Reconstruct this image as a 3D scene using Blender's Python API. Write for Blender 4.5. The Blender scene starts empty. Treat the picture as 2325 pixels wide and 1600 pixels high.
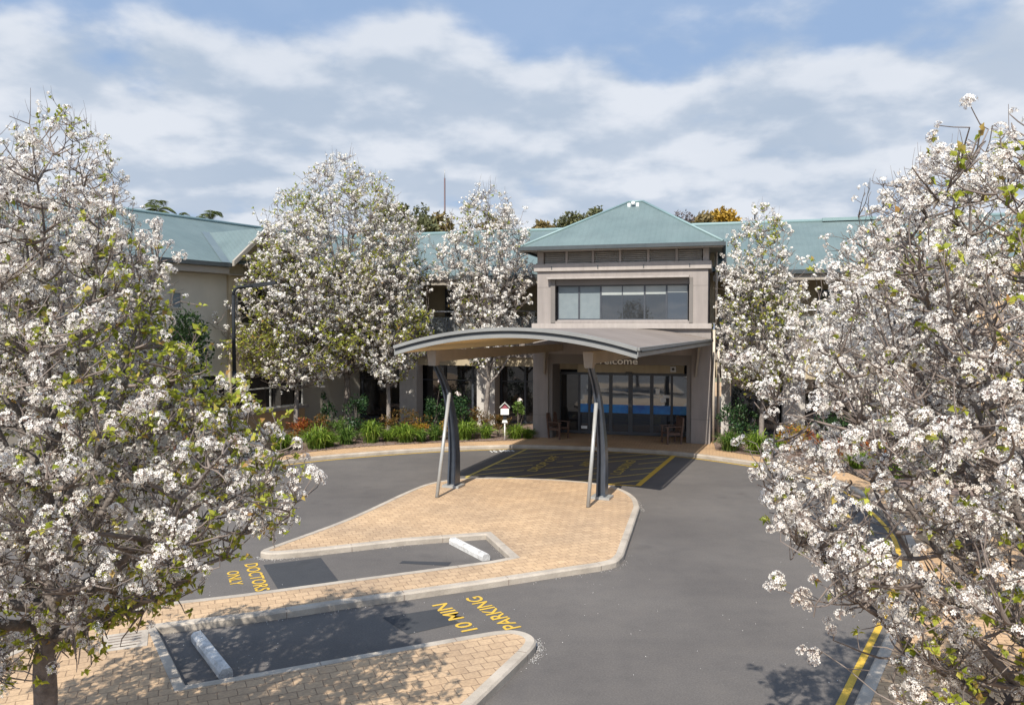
import bpy, bmesh, math, random
import numpy as np
from mathutils import Vector, Matrix
from mathutils.geometry import tessellate_polygon

R = math.radians
scene = bpy.context.scene
COL = scene.collection
rng = np.random.default_rng(7)

# ------------------------------------------------------------------ materials
def nodes_of(m):
    m.use_nodes = True
    nt = m.node_tree
    return nt, nt.nodes, nt.links

def base_mat(name, rough=0.6, metal=0.0, spec=0.5):
    m = bpy.data.materials.new(name)
    nt, N, L = nodes_of(m)
    b = N['Principled BSDF']
    b.inputs['Roughness'].default_value = rough
    b.inputs['Metallic'].default_value = metal
    b.inputs['Specular IOR Level'].default_value = spec
    return m, nt, N, L, b

def ramp(N, stops):
    r = N.new('ShaderNodeValToRGB')
    e = r.color_ramp.elements
    while len(e) < len(stops):
        e.new(0.5)
    for el, (p, c) in zip(e, stops):
        el.position = p
        el.color = (c[0], c[1], c[2], 1)
    return r

def noisy(name, c1, c2, scale=3.0, rough=0.6, metal=0.0, bump=0.0, bscale=None, detail=6, spec=0.5, c3=None, fine=0.0):
    """a surface whose own colour wanders between c1 and c2"""
    m, nt, N, L, b = base_mat(name, rough, metal, spec)
    tc = N.new('ShaderNodeTexCoord')
    nz = N.new('ShaderNodeTexNoise')
    nz.inputs['Scale'].default_value = scale
    nz.inputs['Detail'].default_value = detail
    nz.inputs['Roughness'].default_value = 0.6
    L.new(tc.outputs['Object'], nz.inputs['Vector'])
    st = [(0.33, c1), (0.67, c2)] if c3 is None else [(0.3, c1), (0.52, c2), (0.72, c3)]
    r = ramp(N, st)
    L.new(nz.outputs['Fac'], r.inputs['Fac'])
    out = r.outputs['Color']
    if fine:
        n3 = N.new('ShaderNodeTexNoise')
        n3.inputs['Scale'].default_value = 90
        n3.inputs['Detail'].default_value = 3
        L.new(tc.outputs['Object'], n3.inputs['Vector'])
        mr = N.new('ShaderNodeMapRange')
        mr.inputs['From Min'].default_value = 0.3
        mr.inputs['From Max'].default_value = 0.7
        mr.inputs['To Min'].default_value = 1 - fine
        mr.inputs['To Max'].default_value = 1 + fine
        L.new(n3.outputs['Fac'], mr.inputs['Value'])
        mx = N.new('ShaderNodeMix'); mx.data_type = 'RGBA'; mx.blend_type = 'MULTIPLY'
        mx.inputs['Factor'].default_value = 1
        L.new(out, mx.inputs['A']); L.new(mr.outputs['Result'], mx.inputs['B'])
        out = mx.outputs['Result']
    L.new(out, b.inputs['Base Color'])
    if bump:
        n2 = N.new('ShaderNodeTexNoise')
        n2.inputs['Scale'].default_value = bscale or scale * 8
        n2.inputs['Detail'].default_value = 5
        L.new(tc.outputs['Object'], n2.inputs['Vector'])
        bp = N.new('ShaderNodeBump')
        bp.inputs['Strength'].default_value = bump
        bp.inputs['Distance'].default_value = 0.02
        L.new(n2.outputs['Fac'], bp.inputs['Height'])
        L.new(bp.outputs['Normal'], b.inputs['Normal'])
    return m

def paver_mat(name, c1, c2, rot, w, h, mortar=0.007):
    m, nt, N, L, b = base_mat(name, 0.85)
    tc = N.new('ShaderNodeTexCoord')
    mp = N.new('ShaderNodeMapping')
    mp.inputs['Rotation'].default_value = (0, 0, -rot)
    L.new(tc.outputs['Object'], mp.inputs['Vector'])
    # slight waver so that the courses are not ruler straight
    wn = N.new('ShaderNodeTexNoise'); wn.inputs['Scale'].default_value = 1.3
    L.new(mp.outputs['Vector'], wn.inputs['Vector'])
    ma = N.new('ShaderNodeVectorMath'); ma.operation = 'MULTIPLY_ADD'
    ma.inputs[1].default_value = (0.07, 0.07, 0)
    L.new(wn.outputs['Color'], ma.inputs[0]); L.new(mp.outputs['Vector'], ma.inputs[2])
    wn2 = N.new('ShaderNodeTexNoise'); wn2.inputs['Scale'].default_value = 9
    L.new(mp.outputs['Vector'], wn2.inputs['Vector'])
    mb_ = N.new('ShaderNodeVectorMath'); mb_.operation = 'MULTIPLY_ADD'
    mb_.inputs[1].default_value = (0.025, 0.025, 0)
    L.new(wn2.outputs['Color'], mb_.inputs[0]); L.new(ma.outputs['Vector'], mb_.inputs[2])
    bk = N.new('ShaderNodeTexBrick')
    bk.offset = 0.5
    bk.inputs['Scale'].default_value = 1
    bk.inputs['Brick Width'].default_value = w
    bk.inputs['Row Height'].default_value = h
    bk.inputs['Mortar Size'].default_value = mortar
    bk.inputs['Mortar Smooth'].default_value = 0.35
    bk.inputs['Color1'].default_value = (*c1, 1)
    bk.inputs['Color2'].default_value = (*c2, 1)
    bk.inputs['Mortar'].default_value = (c1[0] * .48, c1[1] * .45, c1[2] * .44, 1)
    L.new(mb_.outputs['Vector'], bk.inputs['Vector'])
    nz = N.new('ShaderNodeTexNoise'); nz.inputs['Scale'].default_value = 0.55; nz.inputs['Detail'].default_value = 8
    L.new(tc.outputs['Object'], nz.inputs['Vector'])
    r = ramp(N, [(0.3, (.74, .74, .76)), (0.68, (1.08, 1.05, 1.0))])
    L.new(nz.outputs['Fac'], r.inputs['Fac'])
    mx = N.new('ShaderNodeMix'); mx.data_type = 'RGBA'; mx.blend_type = 'MULTIPLY'; mx.inputs['Factor'].default_value = 1
    L.new(bk.outputs['Color'], mx.inputs['A']); L.new(r.outputs['Color'], mx.inputs['B'])
    nf = N.new('ShaderNodeTexNoise'); nf.inputs['Scale'].default_value = 28; nf.inputs['Detail'].default_value = 4
    L.new(tc.outputs['Object'], nf.inputs['Vector'])
    r2 = ramp(N, [(0.3, (.82, .82, .82)), (0.7, (1.12, 1.12, 1.12))])
    L.new(nf.outputs['Fac'], r2.inputs['Fac'])
    m2 = N.new('ShaderNodeMix'); m2.data_type = 'RGBA'; m2.blend_type = 'MULTIPLY'; m2.inputs['Factor'].default_value = 1
    L.new(mx.outputs['Result'], m2.inputs['A']); L.new(r2.outputs['Color'], m2.inputs['B'])
    L.new(m2.outputs['Result'], b.inputs['Base Color'])
    bp = N.new('ShaderNodeBump'); bp.inputs['Strength'].default_value = 0.5; bp.inputs['Distance'].default_value = 0.01
    bp.invert = True
    L.new(bk.outputs['Fac'], bp.inputs['Height'])
    L.new(bp.outputs['Normal'], b.inputs['Normal'])
    return m

def asphalt_mat(name, c1, c2, speck=0.25):
    m, nt, N, L, b = base_mat(name, 0.9, spec=0.3)
    tc = N.new('ShaderNodeTexCoord')
    big = N.new('ShaderNodeTexNoise'); big.inputs['Scale'].default_value = 0.22; big.inputs['Detail'].default_value = 5
    L.new(tc.outputs['Object'], big.inputs['Vector'])
    r = ramp(N, [(0.36, c1), (0.64, c2)])
    L.new(big.outputs['Fac'], r.inputs['Fac'])
    # tyre-polished drift, stretched noise
    mp = N.new('ShaderNodeMapping'); mp.inputs['Rotation'].default_value = (0, 0, R(-35)); mp.inputs['Scale'].default_value = (0.25, 1.6, 1)
    L.new(tc.outputs['Object'], mp.inputs['Vector'])
    st = N.new('ShaderNodeTexNoise'); st.inputs['Scale'].default_value = 0.8; st.inputs['Detail'].default_value = 4
    L.new(mp.outputs['Vector'], st.inputs['Vector'])
    r1 = ramp(N, [(0.3, (.955, .955, .96)), (0.7, (1.04, 1.04, 1.035))])
    L.new(st.outputs['Fac'], r1.inputs['Fac'])
    mx = N.new('ShaderNodeMix'); mx.data_type = 'RGBA'; mx.blend_type = 'MULTIPLY'; mx.inputs['Factor'].default_value = 1
    L.new(r.outputs['Color'], mx.inputs['A']); L.new(r1.outputs['Color'], mx.inputs['B'])
    fi = N.new('ShaderNodeTexNoise'); fi.inputs['Scale'].default_value = 38; fi.inputs['Detail'].default_value = 6; fi.inputs['Roughness'].default_value = .75
    L.new(tc.outputs['Object'], fi.inputs['Vector'])
    r2 = ramp(N, [(0.28, (1 - speck * 1.7,) * 3), (0.5, (1, 1, 1)), (0.66, (1 + speck * 1.5,) * 3), (0.73, (2.0, 2.0, 1.9))])
    L.new(fi.outputs['Fac'], r2.inputs['Fac'])
    mid = N.new('ShaderNodeTexNoise'); mid.inputs['Scale'].default_value = 1.7; mid.inputs['Detail'].default_value = 9; mid.inputs['Roughness'].default_value = .7
    L.new(tc.outputs['Object'], mid.inputs['Vector'])
    r3 = ramp(N, [(.30, (.88, .885, .89)), (.5, (1, 1, 1)), (.70, (1.09, 1.08, 1.06))])
    L.new(mid.outputs['Fac'], r3.inputs['Fac'])
    m3 = N.new('ShaderNodeMix'); m3.data_type = 'RGBA'; m3.blend_type = 'MULTIPLY'; m3.inputs['Factor'].default_value = 1
    L.new(mx.outputs['Result'], m3.inputs['A']); L.new(r3.outputs['Color'], m3.inputs['B'])
    oil = N.new('ShaderNodeTexNoise'); oil.inputs['Scale'].default_value = .9; oil.inputs['Detail'].default_value = 2
    L.new(tc.outputs['Object'], oil.inputs['Vector'])
    r4 = ramp(N, [(.66, (1, 1, 1)), (.76, (.80, .80, .81))])
    L.new(oil.outputs['Fac'], r4.inputs['Fac'])
    m4 = N.new('ShaderNodeMix'); m4.data_type = 'RGBA'; m4.blend_type = 'MULTIPLY'; m4.inputs['Factor'].default_value = 1
    L.new(m3.outputs['Result'], m4.inputs['A']); L.new(r4.outputs['Color'], m4.inputs['B'])
    mx = m4
    m2 = N.new('ShaderNodeMix'); m2.data_type = 'RGBA'; m2.blend_type = 'MULTIPLY'; m2.inputs['Factor'].default_value = 1
    L.new(mx.outputs['Result'], m2.inputs['A']); L.new(r2.outputs['Color'], m2.inputs['B'])
    L.new(m2.outputs['Result'], b.inputs['Base Color'])
    bp = N.new('ShaderNodeBump'); bp.inputs['Strength'].default_value = 0.35; bp.inputs['Distance'].default_value = 0.01
    L.new(fi.outputs['Fac'], bp.inputs['Height']); L.new(bp.outputs['Normal'], b.inputs['Normal'])
    return m

def leaf_mat(name, cols, trans=0.35, rough=0.5, nscale=1.2, namp=0.0, nnoise=None, spec=0.3):
    """thin petals or leaves: every separate petal/leaf takes its own colour from the ramp; light passes through"""
    m, nt, N, L, b = base_mat(name, rough, spec=spec)
    g = N.new('ShaderNodeNewGeometry')
    r = ramp(N, cols)
    L.new(g.outputs['Random Per Island'], r.inputs['Fac'])
    out = r.outputs['Color']
    if nnoise:
        tc = N.new('ShaderNodeTexCoord')
        nz = N.new('ShaderNodeTexNoise'); nz.inputs['Scale'].default_value = nscale; nz.inputs['Detail'].default_value = 3
        L.new(tc.outputs['Object'], nz.inputs['Vector'])
        mr = N.new('ShaderNodeMapRange'); mr.inputs['From Min'].default_value = 0.48; mr.inputs['From Max'].default_value = 0.68
        mr.inputs['To Max'].default_value = namp
        L.new(nz.outputs['Fac'], mr.inputs['Value'])
        mx = N.new('ShaderNodeMix'); mx.data_type = 'RGBA'
        L.new(mr.outputs['Result'], mx.inputs['Factor'])
        L.new(out, mx.inputs['A']); mx.inputs['B'].default_value = (*nnoise, 1)
        out = mx.outputs['Result']
    L.new(out, b.inputs['Base Color'])
    tr = N.new('ShaderNodeBsdfTranslucent')
    L.new(out, tr.inputs['Color'])
    ms = N.new('ShaderNodeMixShader'); ms.inputs['Fac'].default_value = trans
    L.new(b.outputs['BSDF'], ms.inputs[1]); L.new(tr.outputs['BSDF'], ms.inputs[2])
    L.new(ms.outputs['Shader'], N['Material Output'].inputs['Surface'])
    return m

def glass_mat(name, dark, refl=0.3, rough=0.02, tint=(1, 1, 1)):
    """reflective glazing in front of a dim room"""
    m, nt, N, L, b = base_mat(name, 0.5, spec=0.2)
    b.inputs['Base Color'].default_value = (*dark, 1)
    gl = N.new('ShaderNodeBsdfGlossy'); gl.inputs['Roughness'].default_value = rough
    gl.inputs['Color'].default_value = (*tint, 1)
    tc = N.new('ShaderNodeTexCoord')
    nz = N.new('ShaderNodeTexNoise'); nz.inputs['Scale'].default_value = 0.8
    L.new(tc.outputs['Object'], nz.inputs['Vector'])
    bp = N.new('ShaderNodeBump'); bp.inputs['Strength'].default_value = 0.03; bp.inputs['Distance'].default_value = 0.1
    L.new(nz.outputs['Fac'], bp.inputs['Height']); L.new(bp.outputs['Normal'], gl.inputs['Normal'])
    fr = N.new('ShaderNodeFresnel'); fr.inputs['IOR'].default_value = 1.5
    ad = N.new('ShaderNodeMath'); ad.operation = 'ADD'; ad.use_clamp = True; ad.inputs[1].default_value = refl
    L.new(fr.outputs['Fac'], ad.inputs[0])
    ms = N.new('ShaderNodeMixShader')
    L.new(ad.outputs['Value'], ms.inputs['Fac'])
    L.new(b.outputs['BSDF'], ms.inputs[1]); L.new(gl.outputs['BSDF'], ms.inputs[2])
    L.new(ms.outputs['Shader'], N['Material Output'].inputs['Surface'])
    return m

def clear_glass(name):
    m, nt, N, L, b = base_mat(name, 0.1)
    b.inputs['Base Color'].default_value = (.35, .37, .38, 1)
    tr = N.new('ShaderNodeBsdfTransparent'); tr.inputs['Color'].default_value = (.72, .76, .76, 1)
    ms = N.new('ShaderNodeMixShader'); ms.inputs['Fac'].default_value = 0.62
    L.new(b.outputs['BSDF'], ms.inputs[1]); L.new(tr.outputs['BSDF'], ms.inputs[2])
    L.new(ms.outputs['Shader'], N['Material Output'].inputs['Surface'])
    return m

def roof_mat(name, c1, c2, pitch=0.21):
    """pressed steel sheet: ribs run up the slope (UV x is metres along the eave)"""
    m, nt, N, L, b = base_mat(name, 0.5, spec=0.35)
    uv = N.new('ShaderNodeUVMap'); uv.uv_map = 'UVMap'
    sp = N.new('ShaderNodeSeparateXYZ'); L.new(uv.outputs['UV'], sp.inputs['Vector'])
    mu = N.new('ShaderNodeMath'); mu.operation = 'MULTIPLY'; mu.inputs[1].default_value = 2 * math.pi / pitch
    L.new(sp.outputs['X'], mu.inputs[0])
    si = N.new('ShaderNodeMath'); si.operation = 'SINE'; L.new(mu.outputs['Value'], si.inputs[0])
    mr = N.new('ShaderNodeMapRange'); mr.inputs['From Min'].default_value = 0.55; mr.inputs['From Max'].default_value = 1.0
    L.new(si.outputs['Value'], mr.inputs['Value'])
    tc = N.new('ShaderNodeTexCoord')
    nz = N.new('ShaderNodeTexNoise'); nz.inputs['Scale'].default_value = 0.6; nz.inputs['Detail'].default_value = 6
    L.new(tc.outputs['Object'], nz.inputs['Vector'])
    r = ramp(N, [(0.35, c1), (0.65, c2)])
    L.new(nz.outputs['Fac'], r.inputs['Fac'])
    L.new(r.outputs['Color'], b.inputs['Base Color'])
    bp = N.new('ShaderNodeBump'); bp.inputs['Strength'].default_value = 0.45; bp.inputs['Distance'].default_value = 0.02
    L.new(mr.outputs['Result'], bp.inputs['Height']); L.new(bp.outputs['Normal'], b.inputs['Normal'])
    return m

STRIP = R(23.5)
M = {}
M['asphalt'] = asphalt_mat('asphalt', (.088, .080, .0755), (.115, .1045, .097), .16)
M['patch'] = asphalt_mat('asphalt_patch', (.036, .038, .043), (.044, .046, .050), 0.10)
M['paver'] = paver_mat('pavers', (.475, .338, .212), (.39, .272, .168), STRIP, .222, .178)
M['paver_path'] = paver_mat('path_pavers', (.50, .335, .195), (.43, .285, .16), R(-15), .23, .115)
M['kerb'] = noisy('kerb_concrete', (.315, .272, .222), (.41, .36, .30), 1.6, .85, bump=.3, bscale=30, fine=.12)
M['soil'] = noisy('mulch', (.10, .065, .05), (.23, .165, .135), 7, .95, bump=.9, bscale=22, detail=10)
M['earth'] = noisy('earth', (.10, .11, .05), (.19, .17, .10), .15, .95)
M['yellow'] = noisy('yellow_paint', (.46, .29, .035), (.56, .36, .045), 5, .7, fine=.25)
M['yellow_worn'] = noisy('worn_yellow_paint', (.34, .27, .08), (.56, .42, .09), 8, .75, fine=.3)
M['white'] = noisy('white_paint', (.62, .62, .61), (.8, .8, .78), 4, .6, fine=.08)
def weather(m, amt=.16, sx=5.0, sz=.45):
    """rain streaks that run down the surface, multiplied into its own colour"""
    nt = m.node_tree; N, L = nt.nodes, nt.links
    b = N['Principled BSDF']
    src = b.inputs['Base Color'].links[0].from_socket
    tc = N.new('ShaderNodeTexCoord')
    mp = N.new('ShaderNodeMapping'); mp.inputs['Scale'].default_value = (sx, sx, sz)
    L.new(tc.outputs['Object'], mp.inputs['Vector'])
    nz = N.new('ShaderNodeTexNoise'); nz.inputs['Scale'].default_value = 1.0; nz.inputs['Detail'].default_value = 7; nz.inputs['Roughness'].default_value = .65
    L.new(mp.outputs['Vector'], nz.inputs['Vector'])
    r = ramp(N, [(.34, (1 - amt, 1 - amt, 1 - amt * .95)), (.6, (1.03, 1.03, 1.03))])
    L.new(nz.outputs['Fac'], r.inputs['Fac'])
    mx = N.new('ShaderNodeMix'); mx.data_type = 'RGBA'; mx.blend_type = 'MULTIPLY'; mx.inputs['Factor'].default_value = 1
    L.new(src, mx.inputs['A']); L.new(r.outputs['Color'], mx.inputs['B']); L.new(mx.outputs['Result'], b.inputs['Base Color'])
M['render'] = noisy('taupe_render', (.232, .206, .190), (.262, .232, .215), 1.1, .85, fine=.05)
M['render_dark'] = noisy('dark_taupe_render', (.135, .122, .112), (.155, .14, .128), 1.2, .8, fine=.05)
M['cornice'] = noisy('pale_render', (.30, .268, .245), (.335, .30, .275), 1.2, .8)
M['cream'] = noisy('cream_render', (.36, .30, .20), (.42, .35, .24), .8, .85)
M['wingwall'] = noisy('grey_beige_render', (.42, .39, .325), (.46, .43, .36), .8, .85)
M['ochre'] = noisy('ochre_render', (.44, .30, .16), (.50, .34, .19), .8, .85)
M['column'] = noisy('column_render', (.40, .375, .345), (.46, .435, .40), 2.0, .85, fine=.08)
for k_ in ('render', 'cornice', 'ochre'):
    weather(M[k_], .11)
weather(M['wingwall'], .05, 1.2)
for k_ in ('cream', 'column'):
    if k_ in M:
        weather(M[k_], .12)
M['stop'] = noisy('scuffed_white_concrete', (.30, .29, .275), (.50, .49, .475), 7, .8, bump=.5, bscale=40, fine=.22, c3=(.58, .575, .56))
M['roof'] = roof_mat('teal_roofing', (.106, .144, .143), (.124, .163, .161))
weather(M['roof'], .10, 1.6, .5)
weather(M['kerb'], .22, 2.2, 2.2)
M['ridge'] = noisy('teal_flashing', (.15, .225, .23), (.18, .26, .26), 1, .5)
M['valley'] = noisy('valley_metal', (.10, .13, .145), (.125, .16, .17), 1, .5)
M['gutter'] = noisy('dark_gutter', (.035, .045, .05), (.05, .06, .065), 2, .45)
M['fascia'] = noisy('fascia_board', (.25, .225, .19), (.29, .26, .22), 1, .7)
M['soffit'] = noisy('cream_soffit', (.80, .62, .33), (.86, .67, .37), .6, .75)
M['can_grey'] = noisy('canopy_grey', (.175, .178, .174), (.21, .212, .206), 1.5, .5)
M['can_dark'] = noisy('canopy_dark', (.035, .04, .045), (.055, .06, .065), 2, .55)
M['can_roof'] = noisy('canopy_roofing', (.165, .134, .112), (.208, .172, .146), .9, .65, fine=.12)
M['can_beam'] = noisy('canopy_beam', (.21, .185, .155), (.25, .22, .185), 2, .6)
M['post'] = noisy('blue_grey_steel', (.062, .078, .104), (.09, .106, .135), 3, .30, metal=.5)
M['strut'] = noisy('grey_steel', (.28, .28, .27), (.34, .34, .33), 3, .4, metal=.2)
M['frame'] = noisy('charcoal_frame', (.035, .04, .05), (.05, .055, .065), 3, .4)
M['whiteframe'] = noisy('pale_frame', (.42, .42, .40), (.5, .5, .48), 3, .5)
M['glass_dark'] = glass_mat('dark_glazing', (.004, .004, .005), .03)
M['glass_door'] = glass_mat('door_glazing', (.010, .016, .028), .12, .03, (.85, .92, 1))
M['glass_win'] = glass_mat('window_glazing', (.012, .014, .016), .04)
M['glass_deep'] = glass_mat('deep_blue_glazing', (.012, .018, .026), .06)
M['blind'] = noisy('roller_blind', (.135, .165, .178), (.16, .19, .20), 4, .7, fine=.05)
M['blindlight'] = noisy('pale_blind', (.26, .285, .275), (.30, .32, .31), 2, .7)
M['film'] = noisy('blue_film', (.003, .085, .36), (.012, .19, .55), 1.3, .35, c3=(.06, .30, .58))
M['balglass'] = clear_glass('balustrade_glass')
M['steel'] = noisy('satin_steel', (.35, .36, .36), (.42, .42, .42), 3, .35, metal=.6)
M['pipe'] = noisy('cream_pipe', (.46, .40, .33), (.52, .45, .38), 1.5, .5)
M['letter'] = noisy('off_white_lettering', (.80, .78, .73), (.85, .83, .79), 3, .5)
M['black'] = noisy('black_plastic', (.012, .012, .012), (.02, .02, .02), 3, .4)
M['lamp'] = noisy('lamp_paint', (.014, .016, .019), (.022, .025, .029), 3, .7, spec=.15)
M['timber'] = noisy('red_timber', (.075, .042, .03), (.125, .07, .048), 12, .6)
M['pinkpaint'] = noisy('maroon_paint', (.22, .05, .07), (.28, .07, .09), 6, .6)
M['bark'] = noisy('grey_bark', (.075, .062, .055), (.20, .172, .155), 9, .95, bump=1.0, bscale=26, detail=10)
M['bark_far'] = noisy('pale_bark', (.10, .085, .075), (.26, .225, .20), 6, .95, bump=.8, bscale=18)
M['twig'] = noisy('twig_bark', (.10, .080, .068), (.22, .178, .155), 4, .9)
M['petal'] = leaf_mat('petals', [(0, (.62, .56, .50)), (.3, (.76, .73, .68)), (1, (.84, .82, .785))], .32, .6, 1.6, .36, (.54, .44, .35))
M['petal_far'] = leaf_mat('petals_far', [(0, (.60, .54, .48)), (.3, (.75, .72, .67)), (1, (.84, .82, .785))], .32, .6, .9, .42, (.50, .41, .33))
M['anther'] = noisy('anthers', (.10, .05, .045), (.22, .14, .10), 6, .8)
YG = [(0, (.20, .245, .028)), (.45, (.37, .41, .05)), (.8, (.50, .51, .085)), (.93, (.52, .42, .11)), (1, (.40, .22, .08))]
M['leaf'] = leaf_mat('pear_leaves', YG, .52, .45)
DG = [(0, (.012, .030, .009)), (.5, (.028, .060, .015)), (1, (.055, .095, .022))]
M['leaf_dark'] = leaf_mat('dark_leaves', DG, .3, .4)
M['leaf_rose'] = leaf_mat('rose_leaves', [(0, (.012, .034, .014)), (.6, (.03, .075, .026)), (1, (.07, .12, .04))], .3, .4)
M['leaf_young'] = leaf_mat('young_leaves', [(0, (.06, .12, .02)), (1, (.16, .24, .05))], .4, .45)
M['blade'] = leaf_mat('strap_leaves', [(0, (.06, .11, .015)), (.6, (.15, .24, .028)), (1, (.28, .35, .06))], .35, .4)
M['blade_dark'] = leaf_mat('dark_strap_leaves', [(0, (.035, .075, .015)), (.6, (.09, .16, .028)), (1, (.18, .25, .055))], .35, .4)
M['leaf_red'] = leaf_mat('red_leaves', [(0, (.12, .03, .015)), (.5, (.30, .07, .02)), (.8, (.40, .14, .03)), (1, (.12, .15, .03))], .35, .45)
M['leaf_gold'] = leaf_mat('gold_leaves', [(0, (.14, .12, .015)), (.5, (.36, .26, .025)), (.85, (.46, .20, .03)), (1, (.40, .09, .02))], .4, .45)
M['leaf_rust'] = leaf_mat('rust_leaves', [(0, (.05, .05, .012)), (.6, (.13, .08, .02)), (1, (.22, .10, .025))], .35, .45)
M['olive'] = leaf_mat('olive_leaves', [(0, (.06, .07, .03)), (.6, (.13, .135, .06)), (1, (.20, .19, .09))], .25, .6)
M['olive_br'] = leaf_mat('brown_leaves', [(0, (.09, .075, .03)), (.6, (.19, .14, .055)), (1, (.26, .20, .08))], .25, .6)
M['autumn'] = leaf_mat('autumn_leaves', [(0, (.22, .14, .02)), (.6, (.42, .25, .03)), (1, (.50, .34, .06))], .3, .6)
M['greytwig'] = leaf_mat('bare_twigs', [(0, (.10, .085, .09)), (1, (.20, .175, .18))], .1, .8)
M['palm'] = leaf_mat('palm_leaves', [(0, (.03, .05, .012)), (1, (.12, .14, .03))], .3, .5)
M['mast'] = noisy('mast_paint', (.085, .058, .062), (.11, .07, .075), .3, .6)
M['rose'] = leaf_mat('rose_petals', [(0, (.75, .6, .58)), (1, (.85, .8, .75))], .3, .6)

# ------------------------------------------------------------------ objects
def thing(name, label, cat, loc=(0, 0, 0), group=None, kind=None):
    o = bpy.data.objects.new(name, None)
    o.empty_display_size = .2
    COL.objects.link(o)
    o.location = loc
    o['label'] = label
    o['category'] = cat
    if group:
        o['group'] = group
    return o

def wloc(o):
    v = Vector((0, 0, 0))
    while o is not None:
        v += o.location
        o = o.parent
    return v

def tag(o, label=None, cat=None, group=None, kind=None):
    for k, v in (('label', label), ('category', cat), ('group', group), ('kind', kind)):
        if v:
            o[k] = v
    return o

class MB:
    """collects faces (world coordinates) that become ONE mesh object"""
    def __init__(s):
        s.v, s.f, s.uv, s.sm = [], [], [], []

    def face(s, pts, uv=None, smooth=False):
        i = len(s.v)
        s.v += [tuple(p) for p in pts]
        s.f.append(tuple(range(i, i + len(pts))))
        s.uv.append(uv)
        s.sm.append(smooth)

    def hexa(s, b, t):
        """b, t: four points each, both counter-clockwise from above"""
        s.face(b[::-1]); s.face(t)
        for i in range(4):
            j = (i + 1) % 4
            s.face([b[i], b[j], t[j], t[i]])

    def prism(s, poly, z0, z1, cap0=True):
        n = len(poly)
        for tri in tessellate_polygon([[Vector((p[0], p[1], 0)) for p in poly]]):
            a = [poly[i] for i in tri]
            ar = (a[1][0] - a[0][0]) * (a[2][1] - a[0][1]) - (a[1][1] - a[0][1]) * (a[2][0] - a[0][0])
            if ar < 0:
                a = a[::-1]
            s.face([(p[0], p[1], z1) for p in a])
            if cap0:
                s.face([(p[0], p[1], z0) for p in a[::-1]])
        for i in range(n):
            j = (i + 1) % n
            s.face([(*poly[i][:2], z0), (*poly[j][:2], z0), (*poly[j][:2], z1), (*poly[i][:2], z1)])

    def sheet(s, poly, z):
        for tri in tessellate_polygon([[Vector((p[0], p[1], 0)) for p in poly]]):
            a = [poly[i] for i in tri]
            ar = (a[1][0] - a[0][0]) * (a[2][1] - a[0][1]) - (a[1][1] - a[0][1]) * (a[2][0] - a[0][0])
            if ar < 0:
                a = a[::-1]
            s.face([(p[0], p[1], z) for p in a])

    def tube(s, pts, rad, n=8, caps=True):
        pts = [Vector(p) for p in pts]
        if not hasattr(rad, '__len__'):
            rad = [rad] * len(pts)
        base = len(s.v)
        T0 = (pts[1] - pts[0]).normalized()
        ref = Vector((0, 0, 1)) if abs(T0.z) < .9 else Vector((1, 0, 0))
        for k, p in enumerate(pts):
            t = (pts[min(k + 1, len(pts) - 1)] - pts[max(k - 1, 0)]).normalized()
            a = t.cross(ref).normalized()
            b = t.cross(a)
            for i in range(n):
                w = 2 * math.pi * i / n
                s.v.append(tuple(p + (a * math.cos(w) + b * math.sin(w)) * rad[k]))
        for k in range(len(pts) - 1):
            for i in range(n):
                j = (i + 1) % n
                s.f.append((base + k * n + i, base + (k + 1) * n + i, base + (k + 1) * n + j, base + k * n + j))
                s.uv.append(None); s.sm.append(True)
        if caps:
            s.f.append(tuple(base + i for i in range(n))); s.uv.append(None); s.sm.append(False)
            e = base + (len(pts) - 1) * n
            s.f.append(tuple(e + i for i in reversed(range(n)))); s.uv.append(None); s.sm.append(False)

    def ball(s, c, r, n=8, sq=1.0):
        base = len(s.v)
        for a in range(1, n):
            for b in range(n * 2):
                th, ph = math.pi * a / n, math.pi * b / n
                s.v.append((c[0] + r * math.sin(th) * math.cos(ph), c[1] + r * math.sin(th) * math.sin(ph), c[2] + r * sq * math.cos(th)))
        k = n * 2
        for a in range(n - 2):
            for b in range(k):
                c2 = (b + 1) % k
                s.f.append((base + a * k + b, base + (a + 1) * k + b, base + (a + 1) * k + c2, base + a * k + c2)); s.uv.append(None); s.sm.append(True)
        s.f.append(tuple(base + b for b in range(k))); s.uv.append(None); s.sm.append(True)
        s.f.append(tuple(base + (n - 2) * k + b for b in reversed(range(k)))); s.uv.append(None); s.sm.append(True)

    def build(s, name, mat, parent=None, bevel=0, weld=False):
        off = wloc(parent) if parent else Vector((0, 0, 0))
        me = bpy.data.meshes.new(name)
        me.from_pydata([(v[0] - off.x, v[1] - off.y, v[2] - off.z) for v in s.v], [], s.f)
        if any(u is not None for u in s.uv):
            ul = me.uv_layers.new(name='UVMap')
            k = 0
            for p, u in zip(me.polygons, s.uv):
                for i, li in enumerate(p.loop_indices):
                    ul.data[li].uv = u[i] if u else (0, 0)
        me.polygons.foreach_set('use_smooth', s.sm)
        me.materials.append(mat)
        if weld:
            bm_ = bmesh.new(); bm_.from_mesh(me)
            bmesh.ops.remove_doubles(bm_, verts=bm_.verts, dist=1e-4)
            bm_.to_mesh(me); bm_.free()
        o = bpy.data.objects.new(name, me)
        COL.objects.link(o)
        if parent:
            o.parent = parent
        if bevel:
            bm_ = o.modifiers.new('bevel', 'BEVEL')
            bm_.width = bevel; bm_.segments = 2; bm_.limit_method = 'ANGLE'; bm_.angle_limit = R(40)
        return o

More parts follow.
